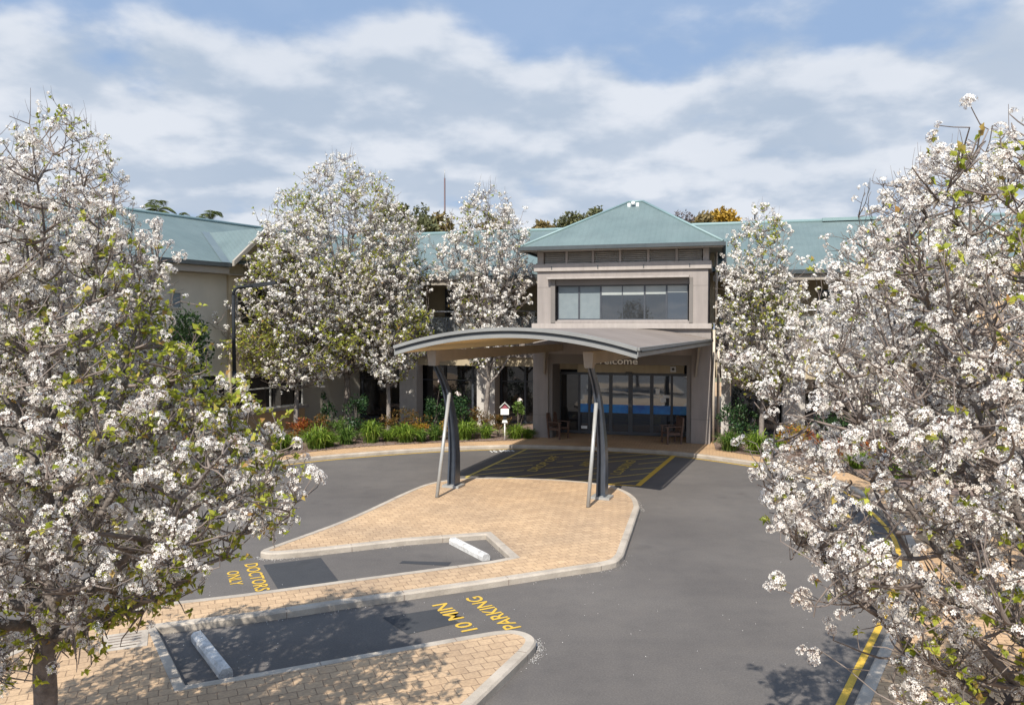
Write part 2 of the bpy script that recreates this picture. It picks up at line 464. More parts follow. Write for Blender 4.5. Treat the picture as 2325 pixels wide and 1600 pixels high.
def np_object(name, V, quads, tris, mat, parent=None, smooth=False, mats=None, midx=None):
    """fast mesh from numpy arrays in world coordinates"""
    off = np.array(wloc(parent)) if parent else np.zeros(3)
    me = bpy.data.meshes.new(name)
    nq, nt_ = len(quads), len(tris)
    me.vertices.add(len(V))
    me.vertices.foreach_set('co', (V - off).astype(np.float32).ravel())
    li = np.concatenate([np.asarray(quads, dtype=np.int32).ravel(), np.asarray(tris, dtype=np.int32).ravel()])
    me.loops.add(len(li))
    me.loops.foreach_set('vertex_index', li)
    me.polygons.add(nq + nt_)
    st = np.concatenate([np.arange(nq) * 4, nq * 4 + np.arange(nt_) * 3]).astype(np.int32)
    me.polygons.foreach_set('loop_start', st)
    if smooth:
        me.polygons.foreach_set('use_smooth', np.ones(nq + nt_, dtype=bool))
    for mm in (mats or [mat]):
        me.materials.append(mm)
    if midx is not None:
        me.polygons.foreach_set('material_index', np.asarray(midx, dtype=np.int32))
    me.update(calc_edges=True)
    o = bpy.data.objects.new(name, me)
    COL.objects.link(o)
    if parent:
        o.parent = parent
    return o

def smooth_line(pts, per=6, closed=False):
    """Catmull-Rom through 2-D points"""
    P = [np.array(p, float) for p in pts]
    n = len(P)
    out = []
    rngk = range(n if closed else n - 1)
    for k in rngk:
        p1, p2 = P[k], P[(k + 1) % n]
        p0 = P[k - 1] if (k > 0 or closed) else 2 * p1 - p2
        p3 = P[(k + 2) % n] if (k + 2 < n or closed) else 2 * p2 - p1
        for i in range(per):
            t = i / per
            out.append(.5 * ((2 * p1) + (p2 - p0) * t + (2 * p0 - 5 * p1 + 4 * p2 - p3) * t * t + (3 * p1 - p0 - 3 * p2 + p3) * t ** 3))
    if not closed:
        out.append(P[-1])
    return [tuple(q) for q in out]

def offset_line(pts, d, closed=False):
    """shift a 2-D polyline to its left by d"""
    n = len(pts)
    out = []
    for i in range(n):
        a = np.array(pts[i - 1] if (i > 0 or closed) else pts[i], float)
        b = np.array(pts[i], float)
        c = np.array(pts[(i + 1) % n] if (i < n - 1 or closed) else pts[i], float)
        n1, n2 = b - a, c - b
        v = []
        for q in (n1, n2):
            l = np.hypot(*q)
            if l > 1e-9:
                v.append(np.array([-q[1], q[0]]) / l)
        m = sum(v) / len(v)
        l2 = m @ m
        m = m / max(l2, .45)
        out.append(tuple(b + m * d))
    return out

# ------------------------------------------------------------------ the setting: ground, road, islands, paths
KZ = .12
g = MB(); g.sheet([(-400, -400), (400, -400), (400, 500), (-400, 500)], -.06)
tag(g.build('ground', M['earth']), kind='structure')

KERB = smooth_line([(-40, -2), (-26, 5), (-18.5, 11.5), (-14.8, 16.2), (-11.9, 20.6), (-9.6, 23.3), (-7.89, 24.94), (-6.63, 26.0), (-5.35, 26.75), (-4.14, 27.35), (-2.62, 27.95), (-.76, 28.4), (.57, 28.5), (2.9, 28.1), (4.74, 27.5), (6.0, 26.8),
                    (7.19, 25.75), (8.12, 24.7), (8.95, 23.3), (9.3, 21.7), (9.15, 19.6), (8.35, 16.3), (6.82, 13.2), (4.06, 9.0), (1.4, 4.9), (-4, -3), (-9, -12)], 5)
g = MB()
road_poly = KERB + [(-9, -60), (-60, -60), (-60, -2)]
g.sheet(road_poly, 0)
g.sheet([(-9, -60), (70, -60), (70, -14), (-9, -14)], 0)
tag(g.build('road', M['asphalt']), kind='structure')

inner = offset_line(KERB, .17)       # left of the direction of travel = outside of the drive
g = MB()
nk = len(KERB)
for i in range(nk - 1):
    if i < 0:
        continue
    a, b, c, d = KERB[i], KERB[i + 1], inner[i + 1], inner[i]
    ch = .025
    top_a = tuple(np.array(a) + (np.array(d) - np.array(a)) * .16); top_b = tuple(np.array(b) + (np.array(c) - np.array(b)) * .16)
    g.face([(*b, -.01), (*a, -.01), (*a, KZ - ch), (*b, KZ - ch)])
    g.face([(*b, KZ - ch), (*a, KZ - ch), (*top_a, KZ + .004), (*top_b, KZ + .004)])
    g.face([(*top_b, KZ + .004), (*top_a, KZ + .004), (*d, KZ + .004), (*c, KZ + .004)])
tag(g.build('kerb', M['kerb']), kind='structure')

g = MB()
outer = [(-60, 20), (-60, 60), (70, 60), (70, -13.9), (-8, -13.9)]
far_poly = inner + [(-10, -13.9), (60, -13.9), (60, 60), (-60, 60), (-60, -2)]
g.sheet(far_poly, KZ)
tag(g.build('footpath', M['paver_path']), kind='structure')

# yellow no-standing line beside the kerb
g = MB()
la, lb = offset_line(KERB, -.12), offset_line(KERB, -.215)
for i in range(30, nk - 12):
    g.face([(*lb[i], .006), (*lb[i + 1], .006), (*la[i + 1], .006), (*la[i], .006)])
tag(g.build('road_markings', M['yellow']), kind='structure')

# garden beds
BED_L = smooth_line([(-16.5, 18.5), (-13.6, 21.9), (-11.2, 24.0), (-9.3, 25.0), (-8.1, 25.95), (-7.2, 26.95), (-5.66, 28.05), (-4.36, 28.65), (-2.74, 29.15), (-1.07, 29.5), (.1, 29.75)], 4)
g = MB()
g.sheet(BED_L + [(.72, 30.6), (1.6, 34), (-9, 38), (-22, 26)], KZ + .012)
BED_R = smooth_line([(7.3, 27.5), (8.0, 26.6), (9.0, 25.3), (9.95, 23.9), (10.6, 22.3), (10.7, 20.8)], 4)
g.sheet([(7.6, 28.9)] + BED_R + [(13, 19), (24, 26), (24, 34), (8.2, 33)], KZ + .012)
tag(g.build('soil', M['soil']), kind='structure')

# the paved island with its two parking pockets
ISL = []
ISL += smooth_line([(-4.98, 15.26), (-3.83, 17.68), (-2.86, 20.55), (-2.3, 21.75), (-1.5, 22.35), (-.6, 22.5)], 4)[:-1]
ISL += [(-.02, 22.46), (1.15, 22.27)]
ISL += smooth_line([(2.1, 21.9), (2.75, 21.35), (3.1, 20.6), (3.22, 19.75), (3.15, 18.85)], 5)
ISL += smooth_line([(2.18, 14.9), (1.98, 14.48), (1.6, 14.22)], 3)
ISL += [(1.11, 14.01), (-.59, 13.23), (-2.62, 12.36), (-3.83, 11.81), (-5.28, 11.3), (-4.07, 9.46), (-3.53, 9.69), (-2.19, 10.29), (-1.49, 10.61), (-.71, 10.96)]
ISL += smooth_line([(-.28, 11.14), (-.02, 11.19), (.2, 11.1), (.33, 10.9), (.32, 10.66), (.2, 10.35)], 4)
ISL += [(-.45, 8.94), (-1.13, 7.4), (-2.6, 4.4), (-6.75, 4.4)]
ISL += smooth_line([(-8.1, 6.4), (-7.76, 8.53), (-7.05, 10.05), (-6.78, 10.7), (-6.48, 11.27), (-6.1, 11.95), (-5.45, 12.36)], 4)
ISL += [(-4.5, 12.71), (-3.97, 12.94), (-2.94, 13.4), (-.4, 14.51), (-.02, 14.76), (-.56, 16.38), (-2.22, 15.93), (-4.02, 15.17)]
ISL += smooth_line([(-4.5, 15.02), (-4.75, 14.98), (-4.95, 15.06), (-5.0, 15.18)], 3)[:-1]
# drop duplicates
P2 = []
for p in ISL:
    if not P2 or math.dist(p, P2[-1]) > .03:
        P2.append(tuple(p))
ISL = P2
area = sum(ISL[i - 1][0] * ISL[i][1] - ISL[i][0] * ISL[i - 1][1] for i in range(len(ISL)))
if area < 0:
    ISL = ISL[::-1]
inn = offset_line(ISL, .15, True)
lip = offset_line(ISL, .025, True)
g = MB(); g.sheet(offset_line(ISL, .10, True), KZ - .002)
tag(g.build('traffic_island_pavement', M['paver']), kind='structure')
g = MB()
for i in range(len(ISL)):
    j = (i + 1) % len(ISL)
    a, b, c, d, e, f_ = ISL[i], ISL[j], inn[j], inn[i], lip[i], lip[j]
    g.face([(*a, -.01), (*b, -.01), (*b, KZ - .025), (*a, KZ - .025)])
    g.face([(*a, KZ - .025), (*b, KZ - .025), (*f_, KZ + .004), (*e, KZ + .004)])
    g.face([(*e, KZ + .004), (*f_, KZ + .004), (*c, KZ + .004), (*d, KZ + .004)])
    g.face([(*d, KZ + .004), (*c, KZ + .004), (*c, KZ - .05), (*d, KZ - .05)])
tag(g.build('island_kerb', M['kerb']), kind='structure')

# construction joints across the island kerb
g = MB()
run = 0
for i in range(len(ISL)):
    j = (i + 1) % len(ISL)
    a, b = np.array(ISL[i]), np.array(ISL[j])
    L_ = np.hypot(*(b - a)); t = (b - a) / L_; n_ = np.array([-t[1], t[0]])
    d = 1.9 - run
    while d < L_:
        if .12 < d < L_ - .12 or L_ < .5:
            p = a + t * d
            e = t * .005
            q = [p - e - n_ * .0025, p + e - n_ * .0025]
            r_ = [p - e + n_ * .15, p + e + n_ * .15]
            g.face([(*q[0], .0), (*q[1], .0), (*q[1], KZ - .02), (*q[0], KZ - .02)])
            g.face([(*(q[0] + n_ * .026), KZ + .0065), (*(q[1] + n_ * .026), KZ + .0065), (*r_[1], KZ + .0065), (*r_[0], KZ + .0065)])
        d += 1.9
    run = (run + L_) % 1.9
tag(g.build('kerb_joint', M['soil']), kind='structure')

# asphalt repairs
g = MB()
g.sheet([(-4.77, 14.62), (-3.78, 15.08), (-3.02, 13.5), (-3.97, 13.06)], .004)
g.sheet([(-2.18, 14.72), (-2.13, 14.87), (-1.17, 14.79), (-1.22, 14.57)], .004)
g.sheet([(-2.04, 11.96), (-1.22, 12.33), (-.81, 11.75), (-1.55, 11.3)], .004)
tag(g.build('road_patch', M['patch']), kind='structure')

def bar(mb, a, b, w, z):
    a, b = np.array(a, float), np.array(b, float)
    t = (b - a) / np.hypot(*(b - a)); n = np.array([-t[1], t[0]]) * w / 2
    mb.face([(*(a - n), z), (*(b - n), z), (*(b + n), z), (*(a + n), z)])

g = MB()
for a, b in [((.1, 27.3), (1.75, 28.2)), ((-.25, 26.3), (2.78, 27.88)), ((-.55, 25.3), (.99, 26.11)), ((1.77, 26.59), (4.02, 27.6)), ((-.95, 24.25), (.68, 25.17)), ((1.49, 25.67), (4.9, 27.25)),
             ((-1.2, 23.45), (.38, 24.22)), ((1.06, 24.58), (2.0, 25.03)), ((3.12, 25.67), (5.42, 26.74)), ((-.9, 22.62), (2.75, 24.62)), ((4.17, 25.33), (5.12, 25.81)),
             ((.3, 22.5), (2.9, 23.85)), ((3.75, 24.32), (4.71, 24.73)), ((1.6, 22.3), (4.35, 23.81)), ((2.75, 22.12), (3.9, 22.69))]:
    bar(g, a, b, .075, .005)
bar(g, (.55, 28.4), (-1.39, 23.1), .1, .009)
bar(g, (-1.39, 23.0), (-.7, 22.75), .09, .009)
tag(g.build('road_markings.001', M['yellow_worn']), kind='structure')
g = MB()
bar(g, (3.59, 21.86), (5.7, 26.95), .16, .009)
bar(g, (3.52, 21.86), (2.75, 22.07), .09, .0095)
tag(g.build('road_markings.002', M['yellow']), kind='structure')

FONT_CACHE = {}
def text_geo(body):
    """flat letters as (verts, faces), normalised to width 1, height 1"""
    if body in FONT_CACHE:
        return FONT_CACHE[body]
    cu = bpy.data.curves.new('lettering', 'FONT')
    cu.body = body
    cu.resolution_u = 3
    cu.offset = .014
    ob = bpy.data.objects.new('lettering', cu)
    COL.objects.link(ob)
    dg = bpy.context.evaluated_depsgraph_get()
    me = bpy.data.meshes.new_from_object(ob.evaluated_get(dg))
    V = [tuple(v.co) for v in me.vertices]
    F = [tuple(p.vertices) for p in me.polygons]
    bpy.data.objects.remove(ob); bpy.data.curves.remove(cu); bpy.data.meshes.remove(me)
    xs = [v[0] for v in V]; ys = [v[1] for v in V]
    x0, x1, y0, y1 = min(xs), max(xs), min(ys), max(ys)
    V = [((v[0] - x0) / (x1 - x0), (v[1] - y0) / (y1 - y0)) for v in V]
    FONT_CACHE[body] = (V, F)
    return V, F

def ground_text(mb, body, start, end, up, h, z):
    V, F = text_geo(body)
    s, e = np.array(start, float), np.array(end, float)
    r = e - s
    n = np.array([-r[1], r[0]]) / np.hypot(*r)
    if n @ np.array(up) < 0:
        n = -n
    for f in F:
        pts = [s + r * V[i][0] + n * h * V[i][1] for i in f]
        ar = sum(pts[i - 1][0] * pts[i][1] - pts[i][0] * pts[i - 1][1] for i in range(len(pts)))
        if ar < 0:
            pts = pts[::-1]
        mb.face([(p[0], p[1], z) for p in pts])

g = MB()
ground_text(g, 'DOCTORS', (-5.14, 14.63), (-4.42, 13.12), (1, .5), .25, .008)
ground_text(g, 'ONLY', (-5.32, 14.19), (-4.96, 13.42), (1, .5), .22, .008)
ground_text(g, '10 MIN', (-.51, 11.5), (-1.08, 12.6), (-1, -.4), .27, .008)
ground_text(g, 'PARKING', (.15, 11.58), (-.55, 12.93), (-1, -.4), .28, .008)
tag(g.build('road_markings.003', M['yellow']), kind='structure')
g = MB()
ground_text(g, 'DROP OFF', (.76, 24.0), (1.7, 26.75), (-1, .4), .33, .012)
ground_text(g, 'AND', (2.45, 24.85), (2.78, 25.75), (-1, .4), .33, .012)
ground_text(g, 'LOADING', (3.33, 23.5), (4.2, 25.85), (-1, .4), .33, .012)
tag(g.build('road_markings.004', M['yellow_worn']), kind='structure')

g = MB()
ground_text(g, '15 MIN', (-.72, 27.62), (.10, 27.82), (0, 1), .42, .008)
g.sheet([(-.42, 16.12), (-.17, 16.2), (-.13, 16.05), (-.38, 15.97)], .007)
tag(g.build('road_markings.005', M['white']), kind='structure')

# ------------------------------------------------------------------ the buildings
OX, OY, UX, UY, VX, VY = .835, 30.62, .9641, -.2655, .2655, .9641
SC = .974
def T(u, w, z):
    """entrance building frame: u along the front, w back from it, z up"""
    return (OX + (u * UX + w * VX) * SC, OY + (u * UY + w * VY) * SC, KZ + z * SC)

def tbox(mb, u0, u1, w0, w1, z0, z1):
    mb.hexa([T(u0, w0, z0), T(u1, w0, z0), T(u1, w1, z0), T(u0, w1, z0)], [T(u0, w0, z1), T(u1, w0, z1), T(u1, w1, z1), T(u0, w1, z1)])

def wall_with_hole(mb, u0, u1, z0, z1, hu0, hu1, hz0, hz1, w0, w1):
    tbox(mb, u0, hu0, w0, w1, z0, z1)
    tbox(mb, hu1, u1, w0, w1, z0, z1)
    if hz0 > z0:
        tbox(mb, hu0, hu1, w0, w1, z0, hz0)
    if hz1 < z1:
        tbox(mb, hu0, hu1, w0, w1, hz1, z1)

tw = thing('entrance_pavilion', 'two storey taupe entrance pavilion with teal pyramid roof behind the curved canopy', 'building', T(3.5, 0, 0))
g = MB()
tbox(g, 0, .63, 0, 1.75, 0, 3.42); tbox(g, 6.31, 7.03, 0, 1.75, 0, 3.42)
tbox(g, 0, 7.03, 0, 1.75, 3.42, 4.45)
tbox(g, 0, .6, 1.75, 6, 0, 4.45); tbox(g, 6.45, 7.03, 1.75, 6, 0, 4.45)
wall = g.build('wall', M['render'], tw)
g = MB()
wall_with_hole(g, .18, 6.9, 4.65, 6.75, .92, 6.2, 4.75, 6.42, 0, .32)
tbox(g, .18, .5, .32, 6, 4.65, 6.75); tbox(g, 6.58, 6.9, .32, 6, 4.65, 6.75)
tbox(g, .5, 6.58, 5.8, 6, 4.65, 6.75)
g.build('wall', M['render'], tw)
g = MB(); tbox(g, -.02, 7.05, -.15, 6, 4.45, 4.65); g.build('ledge', M['cornice'], tw, .012)
g = MB(); tbox(g, .06, 7.02, -.1, 6.1, 6.75, 7.04); g.build('cornice', M['cornice'], tw, .02)
for u in (.78, 2.65, 4.45, 6.2):
    g = MB(); tbox(g, u, u + .03, -.13, -.1, 6.82, 6.94); g.build('bracket', M['gutter'], tw)
# raised surround and hood round the upper window
g = MB()
tbox(g, .74, .92, -.035, .28, 4.68, 6.42); tbox(g, 6.2, 6.34, -.035, .28, 4.68, 6.42)
tbox(g, .92, 6.2, .06, .3, 6.18, 6.42)
g.build('window_surround', M['render_dark'], tw)
g = MB(); tbox(g, .62, 6.2, -.28, .0, 6.42, 6.50); g.build('sun_hood', M['cornice'], tw, .01)
g = MB(); tbox(g, .99, 6.15, .10, .32, 4.68, 4.79); g.build('sill', M['cornice'], tw)
# upper glazing
win = [(.99, 1.86), (1.86, 2.74), (2.74, 4.48), (4.48, 5.33), (5.33, 6.15)]
for k, (a, b) in enumerate(win):
    g = MB()
    for (x0, x1, z0, z1) in ((a, a + .035, 4.79, 6.18), (b - .035, b, 4.79, 6.18), (a + .035, b - .035, 4.79, 4.84), (a + .035, b - .035, 6.13, 6.18)):
        tbox(g, x0, x1, .2, .27, z0, z1)
    wn = g.build('window', M['frame'], tw)
    g = MB(); tbox(g, a + .035, b - .035, .235, .245, 4.84, 6.13)
    g.build('pane', (M['blind'] if k < 2 else M['glass_deep'] if k == 4 else M['glass_win']), wn)
    if k >= 2:
        g = MB(); tbox(g, a + .035, b - .035, .222, .23, (5.75, 5.75, 5.78, 5.80, 5.86)[k], 6.13)
        g.build('blind', M['blindlight'], wn)
    if k == 2:
        g = MB(); tbox(g, 3.58, 3.62, .205, .232, 4.84, 6.13); g.build('mullion', M['frame'], wn)
# louvre storey
g = MB()
tbox(g, .17, .42, .05, .3, 7.04, 7.6); tbox(g, 6.70, 6.92, .05, .3, 7.04, 7.6)
tbox(g, .17, 6.92, .05, 6, 7.53, 7.64)
tbox(g, .30, .42, .3, 6, 7.04, 7.53); tbox(g, 6.80, 6.92, 3.0, 6, 7.04, 7.53)
tbox(g, 6.74, 6.92, 1.25, 1.45, 7.04, 7.53)
for u in (1.37, 2.44, 3.52, 4.62, 5.71):
    tbox(g, u - .045, u + .045, .06, .2, 7.04, 7.53)
g.build('louvre_frame', M['cornice'], tw)
ed = [.42, 1.37, 2.44, 3.52, 4.62, 5.71, 6.70]
for a, b in zip(ed[:-1], ed[1:]):
    g = MB()
    n = 6
    for i in range(n):
        z = 7.06 + i * .078
        g.hexa([T(a + .045, .09, z), T(b - .045, .09, z), T(b - .045, .2, z + .05), T(a + .045, .2, z + .05)],
               [T(a + .045, .09, z + .014), T(b - .045, .09, z + .014), T(b - .045, .2, z + .064), T(a + .045, .2, z + .064)])
    tbox(g, a + .045, b - .045, .26, .28, 7.04, 7.53)
    g.build('louvre', M['column'], tw)
g = MB()
for i in range(6):
    z = 7.06 + i * .078
    tbox(g, 6.82, 6.91, .32, 1.22, z, z + .035)
g.build('louvre', M['column'], tw)
# roof
def slope(mb, pts, uvs):
    mb.face(pts, uvs)
e0, e1, f0, f1, zr, ze = -.36, 7.45, -.62, 6.6, 9.86, 7.70
rl, rr, rw = 3.50, 4.10, 3.0
g = MB()
c00, c10, c11, c01 = T(e0, f0, ze), T(e1, f0, ze), T(e1, f1, ze), T(e0, f1, ze)
r0, r1 = T(rl, rw, zr), T(rr, rw, zr)
g.face([c00, c10, r1, r0], [(e0, 0), (e1, 0), (rr, 4), (rl, 4)])
g.face([c10, c11, r1], [(f0, 0), (f1, 0), (rw, 4)])
g.face([c11, c01, r0, r1], [(e1, 0), (e0, 0), (rl, 4), (rr, 4)])
g.face([c01, c00, r0], [(f1, 0), (f0, 0), (rw, 4)])
rf = g.build('roof', M['roof'], tw)
g = MB()
for a, b in ((c00, r0), (c10, r1), (c11, r1), (c01, r0), (r0, r1)):
    g.tube([(a[0], a[1], a[2] + .015), (b[0], b[1], b[2] + .015)], .055, 6)
g.build('ridge_cap', M['ridge'], rf)
g = MB()
for (a, b, c, d) in ((e0 - .02, e1 + .02, f0 - .1, f0), (e0 - .1, e0, f0, f1), (e1, e1 + .1, f0, f1)):
    tbox(g, a, b, c, d, ze - .15, ze - .005)
g.build('gutter', M['gutter'], rf)
g = MB(); tbox(g, e0 + .02, e1 - .02, f0 + .02, f1, 7.62, 7.645)
tbox(g, e0, e1, f0 - .002, f0 + .05, 7.50, 7.62)
g.build('soffit', M['fascia'], tw)
g = MB(); p = T(3.74, rw - .45, zr - .12)
g.ball((p[0], p[1], p[2]), .09, 5); tbox(g, 3.5, 3.62, rw - .42, rw - .36, zr - .32, zr - .1); tbox(g, 3.86, 3.98, rw - .42, rw - .36, zr - .32, zr - .1)
g.build('floodlight', M['white'], rf)
# portal and doors
g = MB()
tbox(g, .63, .80, .06, .5, 0, 3.02); tbox(g, 6.13, 6.31, .06, .5, 0, 3.02); tbox(g, .63, 6.31, .06, .5, 3.02, 3.42)
tbox(g, .63, .80, .5, 1.75, 0, 3.02); tbox(g, 6.13, 6.31, .5, 1.75, 0, 3.02)
g.build('portal', M['render_dark'], tw)
g = MB(); tbox(g, .8, 6.13, .5, 1.75, 3.0, 3.05)
g.build('soffit', M['cream'], tw)
g = MB(); tbox(g, 1.60, 5.97, 1.30, 1.55, 2.62, 2.95); tbox(g, .8, 1.6, 1.5, 1.6, 2.72, 3.0)
hd = g.build('door_header', M['cream'], tw)
g = MB(); tbox(g, 3.62, 3.90, 1.22, 1.30, 2.58, 2.66); g.build('sensor', M['black'], hd)
cs = MB(); tbox(cs, 5.42, 5.65, 1.27, 1.30, 2.68, 2.90); sgn = cs.build('camera_sign', M['white'], hd)
g = MB(); c = T(5.535, 1.262, 2.80)
ring = [T(5.535 + .055 * math.cos(a), 1.265, 2.80 + .055 * math.sin(a)) for a in np.linspace(0, 2 * math.pi, 16, endpoint=False)]
g.face(ring)
g.build('camera_symbol', M['black'], sgn)
def leafdoor(a, b, name, fr=.09, film=True, glass='glass_door'):
    g = MB()
    for (x0, x1, z0, z1) in ((a, a + fr, 0.02, 2.6), (b - fr, b, .02, 2.6), (a + fr, b - fr, .02, .14), (a + fr, b - fr, 2.5, 2.6)):
        tbox(g, x0, x1, 1.52, 1.6, z0, z1)
    d = g.build(name, M['frame'], tw)
    g = MB(); tbox(g, a + fr, b - fr, 1.555, 1.57, .14, 2.5); g.build('pane', M[glass], d)
    if film:
        g = MB(); tbox(g, a + fr + .002, b - fr - .002, 1.548, 1.553, .92, 1.27); g.build('blue_film', M['film'], d)
    return d
leafdoor(.8, 1.63, 'glass_sidelight', .05, False, 'glass_dark')
leafdoor(1.63, 2.07, 'glass_sidelight', .05)
leafdoor(2.07, 2.95, 'glass_sidelight', .05)
leafdoor(2.95, 3.79, 'sliding_door')
leafdoor(3.79, 4.68, 'sliding_door')
leafdoor(4.68, 5.47, 'glass_sidelight', .05)
leafdoor(5.47, 6.12, 'glass_sidelight', .05)
for (u0, u1, z0, z1) in ((4.82, 4.98, 1.75, 1.98), (5.02, 5.24, 1.42, 1.58), (5.12, 5.38, 1.60, 1.72), (1.72, 1.98, .22, .34)):
    g = MB(); tbox(g, u0, u1, 1.538, 1.546, z0, z1); g.build('notice', M['white'], tw)
for u in (3.74, 3.82):
    g = MB(); g.tube([T(u, 1.47, .95), T(u, 1.47, 1.45)], .014, 6); g.build('door_handle', M['steel'], tw)
g = MB()
V, F = text_geo('Welcome')
for f in F:
    pts = [(2.42 + 1.82 * V[i][0], 3.03 + .27 * V[i][1]) for i in f]
    g.face([T(u, .035, z) for u, z in pts])
g.build('sign_lettering', M['letter'], tw)
# room behind the glass
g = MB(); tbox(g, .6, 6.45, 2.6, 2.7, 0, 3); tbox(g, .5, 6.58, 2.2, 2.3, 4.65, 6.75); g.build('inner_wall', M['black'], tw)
# wall joints (thin dark taupe strips laid on the render)
for (a, b, z, h_) in ((-.003, .633, .93, .015), (6.307, 7.033, .93, .015), (.18, .74, 6.10, .012), (6.34, 6.9, 6.10, .012), (.18, 6.9, 6.735, .015)):
    g = MB(); tbox(g, a, b, -.004, .02, z, z + h_); g.build('wall_joint', M['render_dark'], tw)

# canopy brackets on the pillars
def pavpipe(u, w, z0, z1, r=.05, parent=tw, m='pipe'):
    g = MB(); g.tube([T(u, w, z0), T(u, w, z1)], r, 8); return g.build('downpipe', M[m], parent)
pavpipe(7.14, .35, .0, 4.4)
pavpipe(7.20, 1.2, 4.6, 7.5)

# ---- main building, both sides of the pavilion
mbd = thing('main_building', 'long two storey care building with teal sheet roof running behind the entrance pavilion', 'building', T(3.5, 6, 0))
EW, RW, EZ, RZ = 2.55, 8.5, 6.82, 9.46
g = MB()
for (a, b) in ((-15, 24),):
    g.face([T(a, EW, EZ), T(b, EW, EZ), T(b, RW, RZ), T(a, RW, RZ)], [(a, 0), (b, 0), (b, 6), (a, 6)])
    g.face([T(b, 2 * RW - EW, EZ), T(a, 2 * RW - EW, EZ), T(a, RW, RZ), T(b, RW, RZ)], [(b, 0), (a, 0), (a, 6), (b, 6)])
    g.face([T(a, EW, EZ - .03), T(a, 2 * RW - EW, EZ - .03), T(b, 2 * RW - EW, EZ - .03), T(b, EW, EZ - .03)])
mroof = g.build('roof', M['roof'], mbd)
g = MB(); g.tube([T(-15, RW, RZ + .02), T(24, RW, RZ + .02)], .1, 6); g.build('ridge_cap', M['ridge'], mroof)
g = MB()
tbox(g, -15, -.4, EW - .12, EW, EZ - .17, EZ - .01); tbox(g, 7.45, 24, EW - .12, EW, EZ - .17, EZ - .01)
g.build('gutter', M['gutter'], mroof)
g = MB()
tbox(g, -15, -.02, EW + .02, EW + .2, EZ - .42, EZ - .18); tbox(g, 7.05, 24, EW + .02, EW + .2, EZ - .42, EZ - .18)
g.build('fascia', M['fascia'], mbd)
g = MB(); tbox(g, 11.9, 14.2, RW - .2, RW + .2, RZ - .02, RZ + .13); g.build('roof_vent', M['ridge'], mroof)
# walls
g = MB()
tbox(g, -15, 0, 5.2, 5.4, 3.9, 6.6); tbox(g, 7.1, 24, 5.2, 5.4, 3.9, 6.6); tbox(g, 6.92, 7.1, 3.0, 5.4, 4.65, 7.6)
g.build('wall', M['cream'], mbd)
g = MB()
tbox(g, -15, -.02, 3.1, 3.3, 2.72, 3.12); tbox(g, 7.05, 16, 3.1, 3.3, 2.36, 3.12)
g.build('beam', M['cream'], mbd)
g = MB()
tbox(g, -15, -.02, 3.0, 3.28, 3.12, 4.12); tbox(g, 7.05, 16, 3.0, 3.28, 3.12, 4.12)
g.build('spandrel', M['render'], mbd)
g = MB()
tbox(g, -15, -.02, 3.3, 5.2, 3.9, 4.1); tbox(g, 7.05, 16, 3.3, 5.2, 3.9, 4.1)
g.build('balcony_floor', M['kerb'], mbd)
for u in (-14.2, -10.5, -6.75, -2.93, 10.3, 14.0):
    g = MB(); tbox(g, u - .43, u + .43, 2.92, 3.7, 0, 3.12); tbox(g, u - .43, u + .43, 2.915, 3.7, .98, .99); tbox(g, u - .2, u + .2, 3.05, 3.25, 4.12, EZ - .42)
    g.build('column', M['column'], mbd)
# ground floor glazing
xs = [-14.8, -13, -11.6, -9.6, -8.2, -6.9, -5.3, -3.9, -2.5, -1.35, -.03]
for a, b in zip(xs[:-1], xs[1:]):
    g = MB()
    for (x0, x1, z0, z1) in ((a, a + .05, 0.02, 2.72), (b - .05, b, 0.02, 2.72), (a + .05, b - .05, .02, .12), (a + .05, b - .05, 2.66, 2.72), (a + .05, b - .05, 1.95, 2.0)):
        tbox(g, x0, x1, 3.95, 4.02, z0, z1)
    wn = g.build('window', M['frame'], mbd)
    g = MB(); tbox(g, a + .05, b - .05, 3.98, 3.99, .12, 2.66); g.build('pane', M['glass_dark'], wn)
xs = [7.81, 8.75, 9.7, 11.2, 12.6, 13.5, 15.0]
for k, (a, b) in enumerate(zip(xs[:-1], xs[1:])):
    g = MB()
    for (x0, x1, z0, z1) in ((a, a + .05, 0.02, 2.36), (b - .05, b, 0.02, 2.36), (a + .05, b - .05, .02, .12), (a + .05, b - .05, 2.30, 2.36)):
        tbox(g, x0, x1, 3.2 if k < 2 else 3.95, 3.27 if k < 2 else 4.02, z0, z1)
    wn = g.build('window', M['frame'], mbd)
    w = 3.23 if k < 2 else 3.98
    g = MB(); tbox(g, a + .05, b - .05, w, w + .01, .12, 2.30); g.build('pane', M['glass_win'] if k < 2 else M['glass_dark'], wn)
    if k < 2:
        g = MB(); tbox(g, a + .05, b - .05, w + .03, w + .04, .12, 2.30); g.build('blind', M['blindlight'], wn)
g = MB(); tbox(g, 7.42, 7.80, 2.9, 3.5, 0, 3.12); g.build('column', M['column'], mbd)
g = MB(); g.tube([T(7.3, 2.2, 0), T(7.3, 2.2, 4.5)], .06, 8); g.build('downpipe', M['pipe'], mbd)
